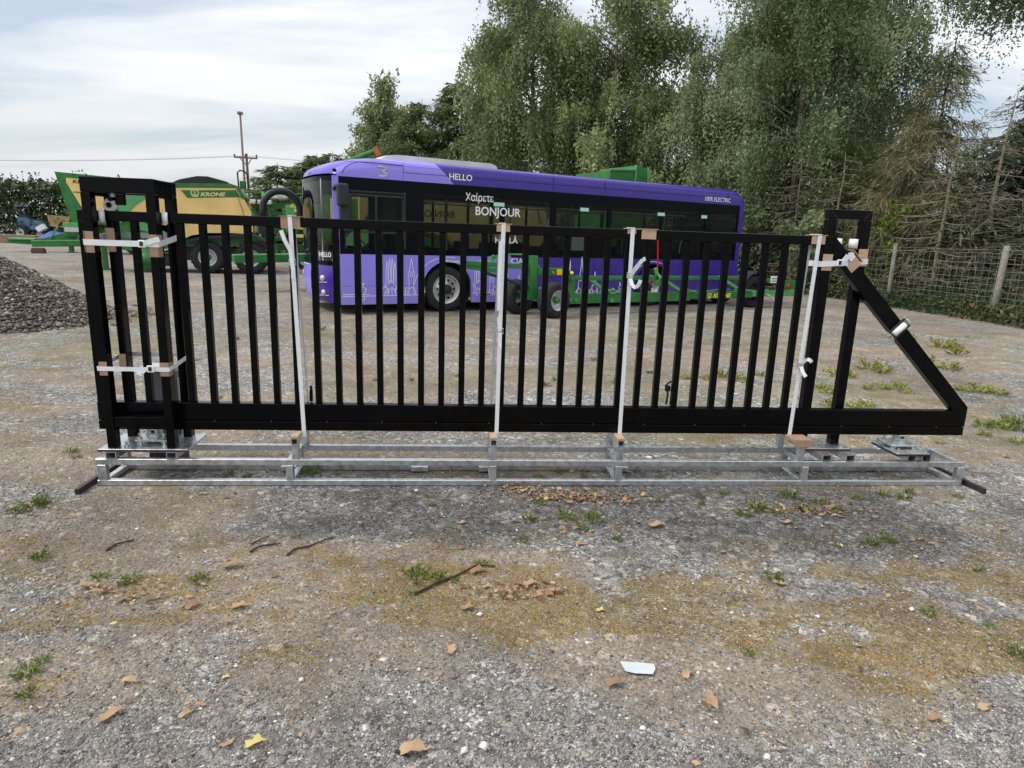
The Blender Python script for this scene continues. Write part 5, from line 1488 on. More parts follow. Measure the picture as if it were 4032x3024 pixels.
mb = MB(); mb.tube([(2.5, 0, 3.0), (2.65, -.05, 2.7), (2.6, -.05, 2.3), (2.8, 0, 2.1)], .03, 5); mb.tube([(2.0, 0, 3.1), (2.3, -.05, 2.8), (2.2, 0, 2.6)], .03, 5); part('hose', mb, 'black_plastic', rk)
mb = MB(); mb.box(3.75, 4.15, -.15, .1, 1.5, 2.55, .02); part('light_bracket', mb, 'machine_green_pale', rk)
for k in range(4):
    mb = MB(); mb.box(4.1, 4.8, -.2, .0, 1.3 + .33 * k, 1.42 + .33 * k, .01); part('name_panel', mb, 'machine_yellow', rk)
me = text_mesh('KRONE', .9, axes((3.95, -.22, 2.45), (1, 0, 0), (0, 0, 1)), .005, .03, .25, height=.16); part('lettering', me, 'lettering_yellow', rk)
mb = MB()
for k in range(14):
    u = 1.5 + .13 * k
    mb.tube([(u, -.1, 1.35), (u + .08, -.2, .9), (u - .05, -.15, .45)], .018, 4)
part('tines', mb, 'dark_steel', rk)
mb = MB(); mb.box(2.9, 5.0, .6, 1.0, .75, 1.0, .02); part('main_beam', mb, 'machine_green', rk)
for u in (2.6, 4.4):
    wheel(rk, (u, .2, .4), (0, -1, 0), .4, .3, .2, 'rim_silver', 'machine_green')
mb = MB(); mb.box(1.42, 1.55, -.15, -.1, .7, .8); part('reflector', mb, 'orange_paint', rk)

# ------------------------------------------------------------------ green loader box and orange tipped spout behind the bus
LK = Frame(BUS.w((9.9, 4.2, 0)), 0.515393)
ld = thing('loading_wagon', 'green high sided loading wagon with flared top rising behind the bus roof', 'wagon', LK, (0.8, 1.0, 0))
mb = MB(); mb.prism([(-.30, 3.50), (-.30, 3.74), (.65, 3.79), (.70, 3.96), (1.20, 3.91), (1.22, 3.3), (1.1, 1.2), (-.2, 1.2)], Y0(0), 1.9); part('body', mb, 'machine_green', ld)
for q in (((-.33, -.02, 3.76), (.66, -.02, 3.82)), ((.68, -.03, 3.2), (.68, -.03, 3.97)), ((1.21, -.02, 3.1), (1.19, -.02, 3.93))):
    mb = MB(); mb.beam(q[0], q[1], .06, .07, ch=.01); part('rim_rail', mb, 'machine_green_pale', ld)
mb = MB(); mb.box(-.5, 1.3, .2, 1.7, .8, 1.2); part('chassis', mb, 'dark_steel', ld)
for u in (0.0, 1.0):
    wheel(ld, (u, .1, .5), (0, -1, 0), .5, .35, .28); wheel(ld, (u, 1.8, .5), (0, 1, 0), .5, .35, .28)
SK = Frame((-7.6, 30.0, 0), R(10))
hv = thing('forage_harvester', 'green forage harvester behind the bus with only its orange tipped spout showing', 'harvester', SK, (0, 1, 0))
mb = MB(); mb.prism([(-2.6, .7), (-2.6, 2.4), (-1.4, 2.5), (-.8, 3.3), (1.2, 3.3), (1.5, 2.6), (3.2, 2.5), (3.3, .7)], Y0(0), 2.4); part('body', mb, 'machine_green', hv)
mb = MB(); mb.tube([(.8, .8, 3.2), (-.9, .4, 4.35), (.4, .1, 4.75), (1.25, .0, 5.12)], [.18, .14, .12, .10], 8); part('spout', mb, 'machine_green', hv)
mb = MB(); mb.beam((1.2, 0, 5.26), (1.42, 0, 4.92), .2, .22); part('spout_flap', mb, 'orange_paint', hv)
for u in (-1.6, 2.0):
    wheel(hv, (u, -.05, .8), (0, -1, 0), .8, .55, .4); wheel(hv, (u, 2.45, .8), (0, 1, 0), .8, .55, .4)

# ------------------------------------------------------------------ small things along the hedge
JF = Frame((-40.2, 55.3, 0), 0)
tc_ = thing('compact_tractor', 'small blue tractor standing under the hedge on the far left', 'tractor', JF, (0, 0, 0))
mb = MB(); mb.prism([(-.9, .9), (-.9, 1.9), (-.3, 2.1), (.1, 1.7), (1.3, 1.55), (1.4, .8)], Y0(-.4), .8); part('body', mb, 'blue_paint', tc_)
mb = MB(); mb.prism([(-.9, 1.9), (-.8, 2.7), (.1, 2.7), (.3, 1.8)], Y0(-.45), .9); part('cab', mb, 'window_glass', tc_)
mb = MB(); mb.box(-1.0, .2, -.55, .55, 2.68, 2.78, .03); part('cab_roof', mb, 'blue_paint', tc_)
for u, r_ in ((-.6, .65), (1.0, .45)):
    wheel(tc_, (u, -.6, r_), (0, -1, 0), r_, .35, r_ * .5); wheel(tc_, (u, .6, r_), (0, 1, 0), r_, .35, r_ * .5)
J2 = Frame((-37.2, 55.2, 0), 0)
tp = thing('tipping_dumper', 'yellow dumper with skip beside the blue tractor under the hedge', 'dumper', J2, (0, 0, 0))
mb = MB(); mb.prism([(-1.2, 1.2), (-1.3, 2.1), (.6, 2.0), (.2, 1.1)], Y0(-.5), 1.0); part('skip', mb, 'dull_yellow', tp)
mb = MB(); mb.box(-1.0, 1.4, -.4, .4, .6, 1.1, .05); part('chassis', mb, 'dark_steel', tp)
for u in (-.6, 1.0):
    wheel(tp, (u, -.5, .5), (0, -1, 0), .5, .3, .25); wheel(tp, (u, .5, .5), (0, 1, 0), .5, .3, .25)
rng = np.random.default_rng(5)
gx, gy = np.meshgrid(np.linspace(-2, 2, 24), np.linspace(-.9, .9, 12))
zz = 0.95 * np.clip(1 - (gx / 2) ** 2, 0, 1) ** .6 * np.clip(1 - (gy / .9) ** 2, 0, 1) ** .5 * (0.65 + .6 * fbm(gx * 1.5 + 9, gy * 2))
ii = (np.arange(11)[:, None] * 24 + np.arange(23)[None, :]).ravel()
me = np_mesh('tarpaulin', np.stack([gx, gy, zz], -1).reshape(-1, 3), np.stack([ii, ii + 1, ii + 25, ii + 24], -1), smooth=True)
solo('tarpaulin', me, 'blue_tarp', Frame((-31.5, 46.0, 0), 0), (0, 0, 0), 'crumpled blue tarpaulin over a low heap near the hedge', 'tarpaulin')
st = thing('timber_stack', 'low long stack of old timber baulks on the yard in front of the hedge', 'timber stack', Frame((-37.5, 46.5, 0), 0), (0, 0, 0))
for k in range(7):
    mb = MB(); z = .0 + .3 * (k // 4); y = (k % 4) * .35 + .15 * (k // 4)
    mb.box(-4.0 + random.uniform(-.3, .3), 3.8 + random.uniform(-.3, .3), y, y + .3, z, z + .29, .02); part('baulk', mb, 'timber', st)
mb = MB(); mb.box(-.3, .3, -.15, .15, 0, .24, .03); mb.box(-.25, .25, -.12, .12, .24, .28, .02)
solo('brown_block', mb, 'brick_brown', Frame((-24.3, 33.6, 0), .2), (0, 0, 0), 'lone brown block lying on the open yard near the wagon drawbar', 'block')

# ------------------------------------------------------------------ GATE (s along, t away, z up)
G = Frame((-1.91793, 4.045356, 0), 0.090386)
BLK = 'black_powder_coat'
gate = thing('sliding_gate', 'long black steel cantilever gate with vertical bars and slanting tail brace, strapped on the frame', 'gate', G, (2.24, .03, .34))
CH = .004
mb = MB(); mb.box(-.71, 4.023, 0, .06, 1.64, 1.70, CH, 2); part('top_rail', mb, BLK, gate)
mb = MB(); mb.box(-.715, 5.197, 0, .06, .404, .52, CH, 2); part('bottom_beam', mb, BLK, gate)
mb = MB(); mb.box(-.713, 5.189, -.007, .067, .342, .402, CH, 2); part('track', mb, BLK, gate)
mb = MB(); mb.box(-.71, -.65, 0, .06, .5205, 1.6395, CH, 2); part('stile', mb, BLK, gate)
mb = MB(); mb.box(3.963, 4.0228, 0, .06, .5205, 1.6395, CH, 2); part('stile', mb, BLK, gate)
mb = MB(); mb.prism([(4.0235, 1.70), (4.034, 1.70), (5.197, .548), (5.197, .5205), (5.088, .5205), (4.0235, 1.572)], lambda a, c, d: Vector((a, d, c)), .06)
es = [e for e in mb.bm.edges if len(e.link_faces) == 2 and e.calc_face_angle(0) > .3]
bmesh.ops.bevel(mb.bm, geom=es, offset=.003, segments=2, affect='EDGES')
part('diagonal_brace', mb, BLK, gate)
mb = MB(); mb.box(-.02, .02, .01, .05, .519, 1.641, .003, 2)
barm = mb.mesh('bar'); barm.materials.append(M(BLK)); barm['_shifted'] = 1
for k in range(-4, 30):
    o = bpy.data.objects.new('bar', barm); COL.objects.link(o); o.parent = gate
    o.location = Vector((k * .1325, 0, 0)) - Vector((2.24, .03, .34))
mb = MB(); mb.cyl((0, -.012, .403), (0, .0, .403), .006, n=6)
bm_ = mb.mesh('bolt'); bm_.materials.append(M('dark_steel')); bm_['_shifted'] = 1
for k in range(16):
    o = bpy.data.objects.new('bolt', bm_); COL.objects.link(o); o.parent = gate
    o.location = Vector((-.35 + k * .355, 0, 0)) - Vector((2.24, .03, .34))
mb = MB(); mb.box(.595, .615, .045, .075, .525, .60, .004); mb.cyl((.605, .06, .60), (.605, .06, .63), .008, n=8); part('lock_pin', mb, BLK, gate)
mb = MB(); mb.tube([(3.01, .07, .53), (3.02, .08, .60), (3.00, .085, .66), (3.04, .09, .69)], .008, 5); mb.box(3.0, 3.035, .07, .1, .62, .66, .004); part('cable_tail', mb, 'dark_steel', gate)

# guide portal at the left
po = thing('guide_portal', 'black four legged guide portal on a steel plate around the left end of the gate', 'gate post', G, (-.405, .05, .245))
LEGS = [(-.625, -.573, -.10, -.035), (-.267, -.215, -.10, -.035), (-.621, -.569, .145, .21), (-.263, -.211, .145, .21)]
for (a, c, d, e) in LEGS:
    mb = MB(); mb.box(a, c, d, e, .2455, 1.80, CH, 2); part('leg', mb, BLK, po)
mb = MB(); mb.box(-.625, -.215, -.10, -.035, 1.8005, 1.887, CH, 2); part('top_beam', mb, BLK, po)
mb = MB(); mb.box(-.621, -.211, .145, .21, 1.8005, 1.887, CH, 2); part('top_beam', mb, BLK, po)
for (a, c) in ((-.623, -.575), (-.265, -.217)):
    mb = MB(); mb.beam(((a + c) / 2, -.034, 1.835), ((a + c) / 2, .144, 1.835), .048, .1035, ch=CH); part('side_beam', mb, BLK, po)
mb = MB(); mb.box(-.572, -.268, -.096, -.042, .382, .450, CH, 2); part('lower_crossbar', mb, BLK, po)
mb = MB(); mb.box(-.675, -.135, -.12, .215, .230, .245, .002); part('base_plate', mb, 'galvanised', po)
mb = MB(); mb.box(-.676, -.134, -.1215, -.1195, .229, .2435); part('plate_edge', mb, 'rust_dark', po)
mb = MB(); mb.box(-.540, -.44, .02, .045, 1.735, 1.80, .003); mb.cyl((-.51, .02, 1.77), (-.51, -.005, 1.77), .014, n=10); part('roller_bracket', mb, BLK, po)
mb = MB(); mb.lathe((-.525, .03, 1.733), (.35, -.93, 0), [(.0, -.02), (.036, -.02), (.04, -.01), (.04, .01), (.036, .02), (.02, .021), (.0, .021)], 24); part('top_roller', mb, 'nylon_white', po, True)
mb = MB(); mb.lathe((-.525, .008, 1.733), (.35, -.93, 0), [(.016, -.0), (.016, .012), (0, .012)], 10); part('roller_bolt', mb, BLK, po)
mb = MB(); mb.lathe((-.50, .01, 1.80), (0, 0, -1), [(.018, 0), (.018, .02), (0, .022)], 12); part('top_bolt', mb, 'zinc', po)
for (a, tt_) in ((-.556, -.022), (-.198, -.022)):
    mb = MB(); mb.cyl((a, tt_, 1.632), (a, tt_, 1.702), .016, n=14); part('guide_roller', mb, 'nylon_white', po, True)
for (a, c) in ((-.525, -.07), (-.29, -.07), (-.52, .17), (-.165, .06)):
    mb = MB(); mb.cyl((a, c, .245), (a, c, .258), .014, n=6); mb.cyl((a, c, .258), (a, c, .282), .008, n=8); part('plate_bolt', mb, 'zinc', po)

# motor housing behind the portal
mo = thing('gate_motor', 'dark grey gate motor housing with pale lid standing behind the left portal', 'gate motor', G, (-.39, .37, 0))
mb = MB(); mb.box(-.545, -.335, .27, .385, .10, .66, .012, 2); part('housing', mb, 'motor_grey', mo)
mb = MB(); mb.box(-.56, -.32, .255, .40, .662, .70, .01, 2); part('lid', mb, 'pale_grey', mo)
mb = MB(); mb.box(-.55, -.33, .26, .39, .0, .10, .006); part('foot', mb, 'dark_steel', mo)
mb = MB(); mb.box(-.333, -.322, .28, .375, .16, .62, .003); part('side_cover', mb, 'pale_grey', mo)

def carriage(s0, t0, z0, label):
    c = thing('roller_carriage', label, 'roller carriage', G, (s0, t0, z0), 'galvanised roller carriages under the gate')
    mb = MB(); mb.box(s0 - .10, s0 + .10, t0 - .075, t0 + .075, z0 + .022, z0 + .034, .002); part('adjuster_plate', mb, 'zinc', c)
    mb = MB(); mb.box(s0 - .035, s0 - .028, t0 - .03, t0 + .03, z0 + .034, z0 + .095, .002); mb.box(s0 + .028, s0 + .035, t0 - .03, t0 + .03, z0 + .034, z0 + .095, .002)
    mb.box(s0 - .028, s0 + .028, t0 - .034, t0 - .026, z0 + .034, z0 + .065, .002); mb.box(s0 - .028, s0 + .028, t0 - .034, t0 - .026, z0 + .084, z0 + .096, .002); mb.box(s0 - .028, s0 - .012, t0 - .034, t0 - .026, z0 + .065, z0 + .084); mb.box(s0 + .012, s0 + .028, t0 - .034, t0 - .026, z0 + .065, z0 + .084)
    part('housing', mb, 'zinc', c)
    mb = MB(); mb.cyl((s0 - .03, t0, z0 + .078), (s0 + .03, t0, z0 + .078), .018, n=12); part('axle', mb, 'dark_steel', c, True)
    for sx_ in (-.075, .075):
        for ty in (-.055, .055):
            mb = MB(); mb.cyl((s0 + sx_, t0 + ty, z0), (s0 + sx_, t0 + ty, z0 + .075), .007, n=8)
            mb.cyl((s0 + sx_, t0 + ty, z0 + .034), (s0 + sx_, t0 + ty, z0 + .048), .016, n=6); mb.cyl((s0 + sx_, t0 + ty, z0 + .001), (s0 + sx_, t0 + ty, z0 + .014), .016, n=6); mb.cyl((s0 + sx_, t0 + ty, z0 + .015), (s0 + sx_, t0 + ty, z0 + .019), .02, n=10)
            part('stud', mb, 'zinc', c)
    return c
carriage(-.395, .045, .245, 'roller carriage with threaded studs on the base plate of the left portal')

# catch post at the right
ca = thing('catch_post', 'black two legged catch post with mitred top standing behind the right end of the gate', 'gate post', G, (4.17, .11, .245))
for a in (4.015, 4.257):
    mb = MB(); mb.box(a, a + .062, .08, .14, .2455, 1.8145, CH, 2); part('leg', mb, BLK, ca)
mb = MB(); mb.box(4.015, 4.319, .08, .14, 1.816, 1.878, CH, 2); part('top_beam', mb, BLK, ca)
for x0, sg in ((4.017, 1), (4.317, -1)):
    mb = MB(); mb.beam((x0 + .0 * sg, .0785, 1.876), (x0 + .060 * sg, .0785, 1.816), .002, .003); part('weld', mb, 'dark_steel', ca)
mb = MB(); mb.box(3.985, 4.345, -.03, .215, .230, .245, .002); part('base_plate', mb, 'galvanised', ca)
mb = MB(); mb.box(3.984, 4.346, -.0315, -.0295, .229, .2435); part('plate_edge', mb, 'rust_dark', ca)
for a in (4.222, 4.108):
    mb = MB(); mb.cyl((a, .10, 1.628), (a, .10, 1.690), .029, n=18); part('catch_roller', mb, 'nylon_white', ca, True)
    mb = MB(); mb.box(a - .035, a + .036, .085, .135, 1.618, 1.6265, .002); mb.cyl((a, .10, 1.69), (a, .10, 1.708), .014, n=8); part('roller_bracket', mb, 'dark_steel', ca)
for (a, c) in ((4.05, -.0), (4.29, .0)):
    mb = MB(); mb.cyl((a, c, .245), (a, c, .256), .013, n=6); mb.cyl((a, c, .256), (a, c, .275), .008, n=8); part('plate_bolt', mb, 'zinc', ca)
mb = MB(); mb.lathe((4.255, .06, 1.375), (-.3, -.95, 0), [(.006, -.004), (.016, -.006), (.022, 0), (.016, .006), (.006, .004)], 14); part('eye_bolt', mb, 'zinc', ca)

# plate with second carriage on the right end
pl = thing('mounting_plate', 'black steel plate with corner bolts on two short tubes near the right frame end', 'steel plate', G, (4.74, 0, .23))
mb = MB(); mb.box(4.612, 4.865, -.142, .145, .2285, .2435, .002); part('plate', mb, 'dark_steel', pl)
mb = MB(); mb.box(4.614, 4.863, -.140, .143, .2437, .2452); part('plate_top', mb, 'galvanised_dull', pl)
for (a, c) in ((4.64, -.115), (4.84, -.115), (4.64, .12), (4.84, .12)):
    mb = MB(); mb.cyl((a, c, .2445), (a, c, .249), .02, n=12); mb.cyl((a, c, .249), (a, c, .262), .013, n=6); mb.cyl((a, c, .262), (a, c, .28), .008, n=8); part('corner_bolt', mb, 'zinc', pl)
carriage(4.735, .025, .2455, 'roller carriage with threaded studs on the loose plate at the right end')

# ------------------------------------------------------------------ galvanised shipping frame
GV = 'galvanised'
sk = thing('shipping_frame', 'long low galvanised steel frame carrying the gate on the gravel', 'steel frame', G, (2.22, .045, 0))
ends = (-.70, 5.155)
for (t0, t1) in ((-.12, -.08), (.17, .21)):
    mb = MB(); mb.box(ends[0], ends[1], t0, t1, .002, .040, .003); part('lower_rail', mb, GV, sk)
    mb = MB(); mb.box(ends[0], ends[1], t0, t1, .142, .181, .003); part('upper_rail', mb, GV, sk)
for i, s in enumerate((-.665, .49, 1.808, 2.66, 3.98, 5.13)):
    w_ = .052 if i in (0, 5) else .045
    for (t0, t1) in ((-.1215, -.0785), (.1685, .2115)):
        mb = MB(); mb.box(s - w_ / 2, s + w_ / 2, t0, t1, .0402, .1418, .003); part('upright', mb, GV, sk)
    mb = MB(); mb.box(s - .02, s + .02, -.0795, .1695, .004, .039, .003); part('cross_tube', mb, GV, sk)
    if i not in (0,):
        mb = MB(); mb.box(s - .02, s + .02, -.0795, .1695, .143, .179, .003); part('cross_tube', mb, GV, sk)
for i, s in enumerate((.530, 1.806, 2.66, 3.935)):
    for (t0, t1) in ((-.120, -.080), (.170, .210)):
        mb = MB(); mb.box(s - .0225, s + .0225, t0, t1, .1812, .2848, .003); part('saddle_post', mb, GV, sk)
    mb = MB(); mb.sqtube((s, -.128, .305), (s, .218, .305), .04 if i != 3 else .05, .004, .04); part('saddle_tube', mb, GV, sk)
    mb = MB(); mb.box(s - .017, s + .017, -.121, -.119, .288, .322); part('tube_shadow_plug', mb, 'rust_dark', sk) if False else None
for s in (-.60, -.235, 4.12, 4.291, 4.745, 4.853):
    mb = MB(); mb.sqtube((s, -.122, .205), (s, .21, .205), .062, .004, .046); part('stub_tube', mb, GV, sk)
for (s, w_) in ((.42, .05), (1.76, .035), (2.74, .06), (4.03, .05), (1.31, .06)):
    mb = MB(); mb.box(s - w_, s + w_, .12, .169, .012, .045, .002); part('welded_tab', mb, GV, sk)
mb = MB(); mb.beam((-.745, -.265, .021), (-.732, .33, .021), .028, .038, ch=.002); part('end_bar', mb, 'dark_steel', sk)
mb = MB(); mb.beam((5.205, -.27, .021), (5.19, .36, .021), .028, .038, ch=.002); part('end_bar', mb, 'dark_steel', sk)
mb = MB(); mb.box(-.50, -.47, .16, .2, .182, .228, .002); mb.box(4.868, 4.88, -.10, .10, .182, .2275, .001); part('packing_block', mb, 'rust_dark', sk)

# ------------------------------------------------------------------ straps and cardboard corner guards
def cardboard(kind_pts, label, mat='cardboard', group='cardboard pads under the straps'):
    """kind_pts: list of boxes forming the folded pad"""
    mb = MB()
    for b_ in kind_pts: mb.box(*b_, .0008)
    b_ = kind_pts[0]
    return solo('cardboard_pad', mb, mat, G, ((b_[0] + b_[1]) / 2, (b_[2] + b_[3]) / 2, b_[4]), label, 'cardboard', group)
def rail_pad(s, w_, label, drop=.07, mat='cardboard_pale', skew=0.0):
    return cardboard([(s - w_, s + w_, -.0065, -.0025, 1.702 - drop, 1.7065), (s - w_ - .01, s + w_ + .012, -.012, .07, 1.7025, 1.7065), (s - w_, s + w_, .0625, .0665, 1.66, 1.706)], label, mat)
rail_pad(.532, .058, 'folded cardboard pad on the gate top rail under the strap nearest the left portal', mat='cardboard')
rail_pad(1.838, .042, 'folded cardboard pad on the gate top rail under the middle left strap', .045)
rail_pad(2.662, .028, 'small cardboard scrap on the top rail directly under the middle right strap', .03)
rail_pad(2.775, .048, 'loose cardboard pad on the top rail just right of the middle right strap', .06)
rail_pad(3.915, .046, 'folded cardboard pad on the gate top rail under the strap by the catch post', .055)
for s, lab, w_ in ((.530, 'cardboard strip on the saddle tube nearest the left portal', .024), (1.806, 'cardboard strip on the saddle tube under the middle left strap', .024), (2.66, 'cardboard strip on the saddle tube under the middle right strap', .025)):
    cardboard([(s - w_, s + w_, -.127, .21, .3265, .3405)], lab, 'cardboard_pale')
cardboard([(3.86, 3.99, -.135, .21, .3265, .3405), (3.86, 3.99, -.139, -.134, .292, .3405)], 'wide brown cardboard folded over the saddle tube by the catch post', 'cardboard')
STR = 'strap_white'
def flat(mb, pts, w_, thick=.003, nrm=(0, -1, 0)):
    mb.ribbon(pts, w_, nrm, thick)
def gate_strap(s_top, s_bot, label, buck_z, tail, rear_ds=.0, rear_w=.020, extra=None):
    st_ = thing('lashing_strap', label, 'strap', G, (s_bot, -.02, .34), 'white straps lashing the gate to the frame')
    mb = MB()
    flat(mb, [(s_top, -.010, 1.709), (s_bot, -.0125, .30)], .026)
    mb.beam((s_top, -.012, 1.7105), (s_top + rear_ds * .3, .075, 1.7105), .026, .003)
    part('webbing', mb, STR, st_)
    mb = MB(); flat(mb, [(s_top + rear_ds * .3, .075, 1.709), (s_bot + rear_ds, .075, .32)], rear_w); part('webbing', mb, STR, st_)
    zf = lambda z: s_bot + (s_top - s_bot) * (z - .3) / 1.4
    s_ = zf(buck_z)
    mb = MB(); mb.tube([(s_ - .020, -.018, buck_z - .016), (s_ + .020, -.018, buck_z - .016), (s_ + .020, -.018, buck_z + .016), (s_ - .020, -.018, buck_z + .016), (s_ - .020, -.018, buck_z - .016)], .004, 6); mb.tube([(s_ - .02, -.02, buck_z), (s_ + .02, -.02, buck_z)], .003, 5)
    part('buckle', mb, 'zinc', st_)
    mb = MB()
    for pth in tail:
        mb.ribbon([Vector((zf(c) + a, -.022 - d, c)) for a, c, d in pth], .024, (0, -1, 0), .0025)
    part('loose_end', mb, STR, st_)
    if extra: extra(st_)
    return st_
gate_strap(.530, .567, 'white strap on the gate nearest the left portal, forked near its top', 1.43,
           [[(-.055, 1.62, 0), (-.035, 1.56, .004), (-.005, 1.50, .004)], [(-.005, 1.50, .004), (.0, 1.43, .006), (.004, 1.38, .008), (.0, 1.33, .006)]], rear_ds=.02, rear_w=.01)
gate_strap(1.838, 1.831, 'white strap at mid gate with buckle halfway down and hanging tail', 1.03,
           [[(-.014, 1.60, .0), (-.016, 1.35, .0), (-.012, 1.16, .0)], [(-.012, 1.12, .004), (.0, 1.03, .004)], [(.0, 1.02, .006), (.0, .93, .010), (.012, .93, .014)]], rear_ds=-.04, rear_w=.016)
gate_strap(2.666, 2.676, 'white strap right of mid gate with curled loose end at its buckle', 1.41,
           [[(.0, 1.40, .002), (.02, 1.45, .02), (.045, 1.49, .035), (.065, 1.515, .04), (.08, 1.52, .04)], [(.0, 1.39, .004), (.012, 1.345, .02), (.035, 1.335, .03), (.052, 1.36, .035), (.058, 1.385, .035)]], rear_ds=-.03, rear_w=.02)
gate_strap(3.918, 3.887, 'white strap beside the right stile with curled end low down', .84,
           [[(.0, .85, .004), (.025, .885, .02), (.045, .88, .03), (.055, .865, .03)], [(.0, .83, .004), (.012, .79, .02), (.03, .765, .03)]], rear_ds=-.035, rear_w=.022)
def loop_strap(label, pts_lo, w_, z, buckle, tail=None, group='white straps wound round the posts'):
    st_ = thing('post_strap', label, 'strap', G, (pts_lo[0][0], pts_lo[0][1], z), group)
    mb = MB()
    P_ = [Vector((a, c, z + d)) for a, c, d in pts_lo]
    for a, c in zip(P_, P_[1:] + P_[:1]):
        mb.beam(a, c, .003, w_, ch=0)
    part('webbing', mb, STR, st_)
    bs = Vector((buckle[0], buckle[1], z + buckle[2]))
    mb = MB(); mb.box(bs.x - .022, bs.x + .022, bs.y - .008, bs.y, bs.z - .022, bs.z + .022, .004); part('buckle_body', mb, 'strap_white', st_)
    mb = MB(); mb.box(bs.x - .012, bs.x + .008, bs.y - .011, bs.y - .008, bs.z - .012, bs.z + .014, .002); part('buckle', mb, 'dark_steel', st_)
    if tail:
        mb = MB(); mb.ribbon([Vector((a, c, z + d)) for a, c, d in tail], w_ * .9, (0, -1, 0), .0025); part('loose_end', mb, STR, st_)
    return st_
loop_strap('white strap high on the left portal with buckle between the front legs', [(-.632, -.106, 0), (-.209, -.106, .0), (-.205, .214, .045), (-.63, .214, .045)], .034, 1.515, (-.30, -.112, 0),
           [(-.29, -.114, .0), (-.24, -.118, .02), (-.20, -.112, .03)])
loop_strap('white strap low on the left portal kinked over the cardboard', [(-.632, -.106, .0), (-.209, -.106, .0), (-.205, .214, .035), (-.63, .214, .035)], .026, .758, (-.315, -.112, .005),
           [(-.35, -.114, .0), (-.37, -.118, -.02), (-.40, -.114, -.018)])
PADS = 'cardboard pads on the left portal'
cardboard([(-.622, -.575, -.1046, -.1012, 1.455, 1.578), (-.6295, -.6262, -.104, -.05, 1.46, 1.58)], 'cardboard pad under the high strap on the outer front leg of the left portal', group=PADS)
cardboard([(-.266, -.216, -.1046, -.1012, 1.44, 1.57), (-.2142, -.211, -.104, -.05, 1.44, 1.57)], 'cardboard pad under the high strap on the inner front leg of the left portal', group=PADS)
cardboard([(-.557, -.508, .0055, .0095, 1.46, 1.60)], 'cardboard pad on a gate bar framed by the left portal legs, upper one', group=PADS)
cardboard([(-.622, -.575, -.1046, -.1012, .715, .80)], 'cardboard pad under the low strap on the outer front leg of the left portal', group=PADS)
cardboard([(-.266, -.216, -.1046, -.1012, .715, .80), (-.2142, -.211, -.104, -.05, .715, .80)], 'brown cardboard pad under the low strap on the inner front leg of the left portal', group=PADS)
cardboard([(-.557, -.515, .0055, .0095, .735, .83)], 'cardboard pad on a gate bar framed by the left portal legs, lower one', group=PADS)
# strap on the catch post and brace
loop_strap('white strap binding the catch post to the slanting brace', [(3.952, -.008, -.012), (4.12, -.012, .0), (4.325, .070, .012), (4.325, .146, .012), (3.952, .146, -.012)], .036, 1.532, (4.075, -.016, .0),
           [(4.09, -.018, .0), (4.125, -.020, .05), (4.165, -.018, .055), (4.14, -.018, .02)])
PD2 = 'cardboard pads on the catch post and brace'
cardboard([(3.962, 4.030, -.0046, -.0014, 1.478, 1.585)], 'cardboard pad on the stile beside the catch post strap', 'cardboard_pale', PD2)
cardboard([(4.256, 4.322, .074, .0785, 1.51, 1.625)], 'cardboard pad on the right leg of the catch post', 'cardboard_pale', PD2)
mb = MB(); mb.beam((4.125, -.003, 1.578), (4.205, -.003, 1.498), .004, .085, up=(.7, 0, .7)); mb.beam((4.17, .03, 1.618), (4.245, .03, 1.543), .066, .004, up=(.7, 0, .7))
solo('cardboard_pad', mb, 'cardboard_pale', G, (4.17, 0, 1.53), 'cardboard pad folded over the slanting brace under the white strap', 'cardboard', PD2)

# stop clamp on the brace
cl = thing('brace_clamp', 'white end stop clamped round the slanting brace with two metal plates', 'clamp', G, (4.57, .03, 1.09))
ctr = Vector((4.567, -.012, 1.098)); along = Vector((.7107, 0, -.7035)); acr = Vector((.7035, 0, .7107))
mb = MB(); mb.cyl(ctr - acr * .045 + Vector((0, -.006, 0)), ctr + acr * .05 + Vector((0, -.006, 0)), .021, n=16); part('nylon_stop', mb, 'nylon_white', cl, True)
for q in (-.03, .03):
    mb = MB(); mb.beam(ctr - acr * .075 + along * q, ctr + acr * .085 + along * q, .007, .016, up=tuple(along)); part('clamp_plate', mb, 'dark_steel', cl)
for q in (-.072, .078):
    mb = MB(); mb.cyl(ctr + acr * q - along * .04, ctr + acr * q + along * .04, .006, n=8); mb.cyl(ctr + acr * q - along * .018, ctr + acr * q + along * .018, .012, n=6); mb.beam(ctr + acr * q + Vector((0, 0, 0)), ctr + acr * q + Vector((0, .09, 0)), .010, .010); part('clamp_bolt', mb, 'zinc', cl)

# ------------------------------------------------------------------ litter on the ground
paper = [gnd(2440, 2618), gnd(2520, 2622), gnd(2572, 2628), gnd(2580, 2645), gnd(2570, 2668), gnd(2500, 2664), gnd(2462, 2656)]
mb = MB()
c0 = sum(paper, Vector()) / len(paper)
v_ = mb.ring([p + Vector((0, 0, .020 + .006 * math.sin(9 * p.x))) for p in paper]); mb.bm.faces.new(v_)
ex = bmesh.ops.extrude_face_region(mb.bm, geom=list(mb.bm.faces)); 
for q in ex['geom']:
    if isinstance(q, bmesh.types.BMVert): q.co.z += .0012
solo('paper_scrap', mb, 'paper_white', WORLD, tuple(c0), 'white scrap of paper lying flat on the gravel in the foreground', 'paper')

